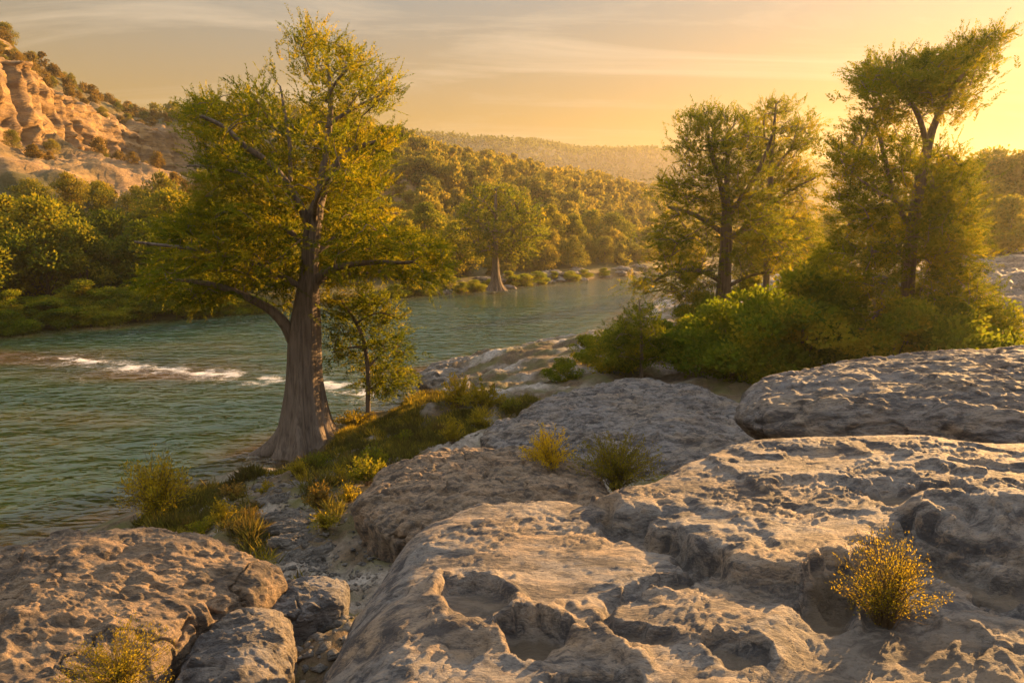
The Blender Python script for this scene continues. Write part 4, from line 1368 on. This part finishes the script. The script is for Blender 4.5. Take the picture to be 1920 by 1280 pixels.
# bushes in front of the right trees
bushes = [(1290, 690, 21.0, 0.75, 'low green bush between the thin sapling and the grey slab'),
          (1350, 700, 20.0, 0.95, 'rounded green bush in front of the straight cypress'),
          (1420, 700, 19.0, 1.05, 'full green bush behind the undercut boulder tip'),
          (1500, 690, 18.5, 1.15, 'large green bush left of the forked cypress'),
          (1580, 680, 18.0, 1.1, 'dark green bush at the left foot of the forked cypress'),
          (1680, 690, 17.0, 0.9, 'dark bush at the foot of the forked trunk'),
          (1770, 680, 17.5, 1.0, 'dark bush at the right foot of the forked cypress'),
          (1850, 660, 19.0, 0.85, 'low bush near the right edge behind the boulder'),
          (1440, 640, 24.0, 0.9, 'sunlit bush behind the large green bush'),
          (1310, 650, 26.0, 0.7, 'bush at the foot of the straight cypress'),
          (1480, 600, 31.0, 1.0, 'sunlit bush seen through the gap between the right cypresses'),
          (1545, 600, 29.0, 1.1, 'leafy bush behind the left foot of the forked cypress'),
          (1405, 600, 34.0, 0.9, 'bush behind the bare straight trunk'),
          (1100, 715, 24.0, 0.6, 'small bush on the rock shelf by the river'),
          (1160, 710, 22.5, 0.75, 'bush at the foot of the thin sapling'),
          (1235, 700, 23.5, 0.7, 'bush right of the thin sapling'),
          (1055, 740, 22.0, 0.45, 'low bush at the end of the rock shelf')]
for px, py, Yd, s, lab in bushes:
    p = P(px, py, Y=Yd); z = float(ground_z(p[0], p[1], False))
    z = max(z, 0.1) if Yd > 21 else z
    s *= random.uniform(0.62, 0.95)
    put_tree('bush', lab, bush_protos, random.randrange(3), (p[0], p[1], z - 0.1), random.uniform(0, 6.28), (s * 1.1, s * 1.1, s), 'bushes of the right bank', 'bush')
cypress('cypress_sapling', 'thin sapling with a pointed crown in front of the river', 20.5,
        [(1203, 712, 4), (1203, 660, 3.2), (1202, 620, 2.6), (1200, 590, 1.6), (1199, 562, 0.8)],
        [(0.4, [(1203, 650, 1.6), (1230, 630, 1.2), (1255, 625, .6)]), (-0.4, [(1203, 640, 1.6), (1175, 625, 1.2), (1150, 625, .6)])],
        [(1199, 555), (1225, 580), (1240, 610), (1265, 640), (1260, 680), (1215, 690), (1190, 690), (1150, 675), (1135, 640), (1160, 605), (1160, 580), (1185, 580)],
        120, 0.9, 18, nf=6, pairs=7, flen=0.40, leaf=0.12, up=0.2, tint=(0.0, 0.5))

# ------------------------------------------------------------------ shrubs, grass and stones
def wiry_shrub(name, label, loc, h, w, nst, nleaf, leaf, seed, mat=M_YEL, tint=(0.3, 1.0), group=None, straight=0.5):
    rng = np.random.default_rng(seed)
    root = bpy.data.objects.new(name, None)
    COL.objects.link(root); root.location = loc
    tag(root, label, 'shrub', group)
    a = Acc(); B = []; D = []; T = []
    for i in range(nst):
        an = rng.uniform(0, 2 * math.pi); sp = rng.uniform(0.1, 1) ** 0.7
        tip = np.array([math.cos(an) * w * 0.5 * sp, math.sin(an) * w * 0.5 * sp, h * (1.05 - 0.5 * sp ** 2) * rng.uniform(0.6, 1.12) * (1 + 0.12 * math.sin(an * 2 + seed))])
        m = tip * np.array([0.35, 0.35, 0.55]) + rng.normal(0, 0.03, 3) * h
        q = smooth_poly(np.array([[tip[0] * 0.06, tip[1] * 0.06, -0.04], m, tip]), 4)
        q[1:] += rng.normal(0, 0.012, q[1:].shape) * h
        r = h * 0.006
        a.add(*tube(q, np.linspace(r, r * 0.4, len(q)), 4))
        t0 = rng.uniform(0, 1)
        if rng.random() < 0.22:
            continue
        for k in range(nleaf):
            t = rng.uniform(0.25, 1.0) ** 0.8
            f = t * (len(q) - 1); j = min(int(f), len(q) - 2)
            B.append(q[j] + (q[j + 1] - q[j]) * (f - j) + rng.normal(0, 0.03, 3) * h)
            D.append(norm(q[-1] - q[0] + rng.normal(0, 0.6, 3) * h))
            T.append(tint[0] + (tint[1] - tint[0]) * np.clip(0.55 * t0 + 0.45 * rng.random() + 0.2 * (t - 0.7), 0, 1))
    B, D, T = np.array(B), np.array(D), np.array(T)
    L = leaf * rng.uniform(0.6, 1.4, len(B))
    V, Fq = quads(B, D, norm(rng.normal(0, 1, B.shape)), L, L * 0.2)
    v, f = a.get()
    link('stems', mesh('stems', v, f, M_TWIG, True), root)
    link('foliage', mesh('foliage', V, Fq, mat, False, {'tint': ('FACE', T)}), root)
    return root


def on_ground(px, py, it=12):
    Y = 8.0
    z = 3.0
    for _ in range(40):
        p = P(px, py, z=z)
        z = 0.6 * z + 0.4 * float(ground_z(p[0], p[1], False))
    return P(px, py, z=z)


p = P(1660, 1160, z=5.33)
wiry_shrub('wiry_shrub', 'wiry yellow shrub growing on the pitted ledge at the lower right', (p[0], p[1], ledge_z(p[0], p[1])), 0.37, 0.50, 170, 44, 0.0105, 601, tint=(0.0, 0.9))
p = P(225, 1290, z=4.93)
wiry_shrub('wiry_shrub', 'yellow green wiry shrub on the tan rock at the bottom left', (p[0], p[1], 4.88), 0.31, 0.55, 180, 46, 0.011, 602, tint=(0.05, 0.7))
p = P(1030, 880, z=3.3)
wiry_shrub('wiry_shrub', 'bright golden shrub on the flat tan rock ledge', p - np.array([0, 0, 0.1]), 0.72, 0.95, 130, 44, 0.036, 603, tint=(0.8, 1.3))
p = P(1155, 905, z=3.2)
wiry_shrub('wiry_shrub', 'grey green shrub to the right of the golden one', p - np.array([0, 0, 0.1]), 0.78, 1.6, 200, 50, 0.036, 604, tint=(-0.1, 0.5))
p = on_ground(300, 975)
wiry_shrub('shore_shrub', 'glowing yellow green shrub at the water edge above the tan rock', p, 1.3, 1.6, 170, 46, 0.06, 605, tint=(0.3, 1.0))
p = on_ground(860, 765)
wiry_shrub('shore_shrub', 'yellow topped plant in front of the river shelf', p, 0.9, 1.3, 60, 40, 0.08, 606, tint=(0.2, 1.0))
p = on_ground(905, 768)
wiry_shrub('shore_shrub', 'leafy green plant right of the yellow topped plant', p, 0.7, 1.5, 60, 40, 0.09, 607, tint=(0.0, 0.6))
p = on_ground(665, 800)
wiry_shrub('shore_shrub', 'low green plant behind the root of the large cypress', p, 0.5, 1.6, 80, 40, 0.06, 608, tint=(0.1, 0.6))

# grass along the shore gully: one mass
rng = np.random.default_rng(900)
gpoly = [(255, 985), (330, 925), (430, 905), (500, 890), (560, 868), (650, 815), (720, 785), (800, 742), (900, 758), (1010, 752), (960, 785), (880, 820), (800, 850), (700, 890), (640, 960), (610, 1060), (560, 1090), (500, 1040), (400, 1000), (300, 1000)]
GP = np.array([on_ground(x, y)[:2] for x, y in gpoly])
lo, hi = GP.min(0), GP.max(0)
c = rng.uniform(lo, hi, (60000, 2))
c = c[inside(c[:, 0], c[:, 1], GP)]
dens = fbm(c[:, 0] * 0.7, c[:, 1] * 0.7, 0, 3, 910)
dsh = sdf(c[:, 0], c[:, 1], NEAR_LAND)
gpath = np.array([on_ground(x, y)[:2] for x, y in [(505, 900), (520, 945), (555, 1000), (600, 1060)]])
c = c[seg_dist(c[:, 0], c[:, 1], gpath) > 0.42 + 0.25 * rng.random(len(c))]
dens = fbm(c[:, 0] * 0.7, c[:, 1] * 0.7, 0, 3, 910)
dsh = sdf(c[:, 0], c[:, 1], NEAR_LAND)
c = c[(dens + rng.normal(0, 0.12, len(c)) + 0.5 * np.exp(-dsh / 1.2) > -0.08) & (dsh > 0.1)]
dsh = sdf(c[:, 0], c[:, 1], NEAR_LAND)
per = 9
n = len(c) * per
zz = ground_z(c[:, 0], c[:, 1])
B = np.repeat(np.stack([c[:, 0], c[:, 1], zz - 0.02], -1), per, 0) + rng.normal(0, 0.045, (n, 3)) * np.array([1, 1, 0])
D = norm(np.repeat(rng.normal(0, 0.3, (len(c), 3)), per, 0) + rng.normal(0, 0.5, (n, 3)) + np.array([0, 0, 0.9]))
tuft = fbm(c[:, 0] * 1.3, c[:, 1] * 1.3, 5, 2, 920)
Lb = np.repeat(0.12 + 0.22 * np.clip(tuft + 0.35, 0, 1) ** 1.5, per) * rng.uniform(0.4, 1.5, n)
T = np.repeat(0.30 + 0.75 * fbm(c[:, 0] * 0.9, c[:, 1] * 0.9, 9, 3, 930) + 0.5 * np.exp(-dsh / 1.2) + 0.35 * np.exp(-((c[:, 0] + 4.6) / 1.6) ** 2 - ((c[:, 1] - 21) / 1.6) ** 2) + rng.normal(0, 0.12, len(c)), per) + rng.normal(0, 0.16, n)  # waterline and trunk-side blades yellowed to imitate sun rim light
V, Fq = quads(B, D, norm(rng.normal(0, 1, (n, 3)) + np.array([0, 0, 0.01])), Lb, rng.uniform(0.005, 0.012, n))
o = link('grass', mesh('grass', V, Fq, M_GRASS, False, {'tint': ('FACE', T)}))
tag(o, 'grass on the bank around the large cypress', 'grass', kind='stuff')
print('grass blades', n)


weeds = [wiry_shrub('weed', 'small weedy plant growing in the grassy gully by the shore', (0, 0, 0), 0.42, 0.55, 50, 26, 0.045, 650 + i, mat=[M_YEL, M_BANK, M_DRY][i], tint=(0.1, 0.8), group='weeds in the gully') for i in range(3)]
wpos = [(640, 905), (700, 880), (600, 950), (655, 940), (690, 915), (470, 985), (420, 990), (380, 1000), (480, 960), (610, 1010), (760, 830), (820, 815), (850, 835), (730, 850), (650, 870), (560, 895), (590, 880), (350, 985), (900, 800), (960, 770), (440, 940), (500, 925)]
for i, (px, py) in enumerate(wpos):
    q_ = on_ground(px, py)
    lo_ = (q_[0], q_[1], float(ground_z(q_[0], q_[1])) - 0.02)
    sc_ = random.uniform(0.7, 1.5)
    if i < 3:
        weeds[i].location = lo_; weeds[i].scale = (sc_,) * 3
    else:
        copy_thing(weeds[i % 3], lo_, random.uniform(0, 6.28), (sc_ * random.uniform(.8, 1.4), sc_, sc_ * random.uniform(.6, 1.1)))


def stone_proto(seed):
    o = slab_rock('bank_stone', None, [(math.cos(a) * (1 + 0.25 * math.sin(a * 3 + seed)), math.sin(a) * 0.7 * (1 + 0.2 * math.cos(a * 2 + seed))) for a in np.linspace(0, 6.28, 12, endpoint=False)],
                  0, 0.45, 0.5, 2.1, 2.0, 64, 30, 0.13, 1.6, (0.05, 0.0), 700 + seed * 31, M_ROCKLOW, inset=0.85)
    me = o.data
    bpy.data.objects.remove(o)
    return me


stones = [stone_proto(i) for i in range(5)]
rng = np.random.default_rng(1000)
for i in range(46):
    px = rng.uniform(835, 1215)
    s_ = hill_at(px, rng.uniform(-0.6, 2.2))
    o = link('bank_stone', stones[i % 5], None, (s_[0], s_[1], max(s_[2], 0.0) - 0.05))
    sc = rng.uniform(0.5, 1.5)
    o.scale = (sc * rng.uniform(.8, 1.6), sc, sc * rng.uniform(.5, 1)); o.rotation_euler = (0, 0, rng.uniform(0, 6.28))
    tag(o, 'pale stone lying along the waterline of the far bank', 'stone', 'pale stones along the far bank')
for i in range(34):
    t = rng.uniform(0, 1)
    px = 508 + 90 * t ** 1.3 + rng.normal(0, 22); py = 900 + 165 * t + rng.normal(0, 8)
    q = on_ground(px, py)
    o = link('gully_stone', stones[i % 5], None, (q[0], q[1], float(ground_z(q[0], q[1])) - 0.03))
    sc = rng.uniform(0.10, 0.36)
    o.scale = (sc * rng.uniform(.9, 1.5), sc, sc * rng.uniform(.5, .9)); o.rotation_euler = (0, 0, rng.uniform(0, 6.28))
    tag(o, 'small pale stone in the grassy gully below the tan rock', 'stone', 'stones in the gully')

rng = np.random.default_rng(1100)
gp = np.array([on_ground(x, y)[:2] for x, y in [(505, 895), (520, 945), (555, 1000), (600, 1070), (560, 1130)]])
pc = np.concatenate([gp[rng.integers(0, len(gp), 2600)] if False else np.concatenate([gp, [[-1.3, 3.6], [-0.9, 3.2], [-1.5, 4.4]]])[rng.integers(0, len(gp) + 3, 2600)] + rng.normal(0, 0.55, (2600, 2)), np.stack([rng.uniform(-3.5, 7, 2200), rng.uniform(4.5, 16, 2200)], -1)])
pz = ground_z(pc[:, 0], pc[:, 1])
octv = np.array([[1, 0, 0], [-1, 0, 0], [0, 1, 0], [0, -1, 0], [0, 0, 1], [0, 0, -1]], float)
octf = np.array([[0, 2, 4], [2, 1, 4], [1, 3, 4], [3, 0, 4], [2, 0, 5], [1, 2, 5], [3, 1, 5], [0, 3, 5]])
n = len(pc)
sz = (rng.uniform(0.2, 1, n) ** 2.2 * 0.06 + 0.008)[:, None, None]
ang = rng.uniform(0, 6.28, n)
ov = octv[None] * rng.uniform(0.6, 1.3, (n, 6, 1)) * np.array([1.2, 0.9, 0.6]) * sz
ov = np.stack([ov[..., 0] * np.cos(ang)[:, None] - ov[..., 1] * np.sin(ang)[:, None], ov[..., 0] * np.sin(ang)[:, None] + ov[..., 1] * np.cos(ang)[:, None], ov[..., 2]], -1)
V = (ov + np.stack([pc[:, 0], pc[:, 1], pz], -1)[:, None]).reshape(-1, 3)
Fq = (octf[None] + (np.arange(n) * 6)[:, None, None]).reshape(-1, 3)
tag(link('gravel', mesh('gravel', V, Fq, M_ROCKLOW, True)), 'loose gravel on the soil of the gully', 'gravel', kind='stuff')

# ------------------------------------------------------------------ haze
hm, nt = new_mat('warm_air')
pv = nd(nt, 'ShaderNodeVolumePrincipled')
pv.inputs['Color'].default_value = (1.0, 0.93, 0.82, 1)
pv.inputs['Density'].default_value = 0.00026
pv.inputs['Anisotropy'].default_value = 0.55
o_ = nd(nt, 'ShaderNodeOutputMaterial')
lk(nt, pv.outputs[0], o_.inputs['Volume'])
b0, b1 = np.array([-300, -70, -4.0]), np.array([800, 800, 64.0])
V = np.array([[x, y, z] for x in (b0[0], b1[0]) for y in (b0[1], b1[1]) for z in (b0[2], b1[2])])
Fq = np.array([[0, 1, 3, 2], [4, 6, 7, 5], [0, 4, 5, 1], [2, 3, 7, 6], [0, 2, 6, 4], [1, 5, 7, 3]])
tag(link('haze', mesh('haze', V, Fq, hm)), kind='stuff')
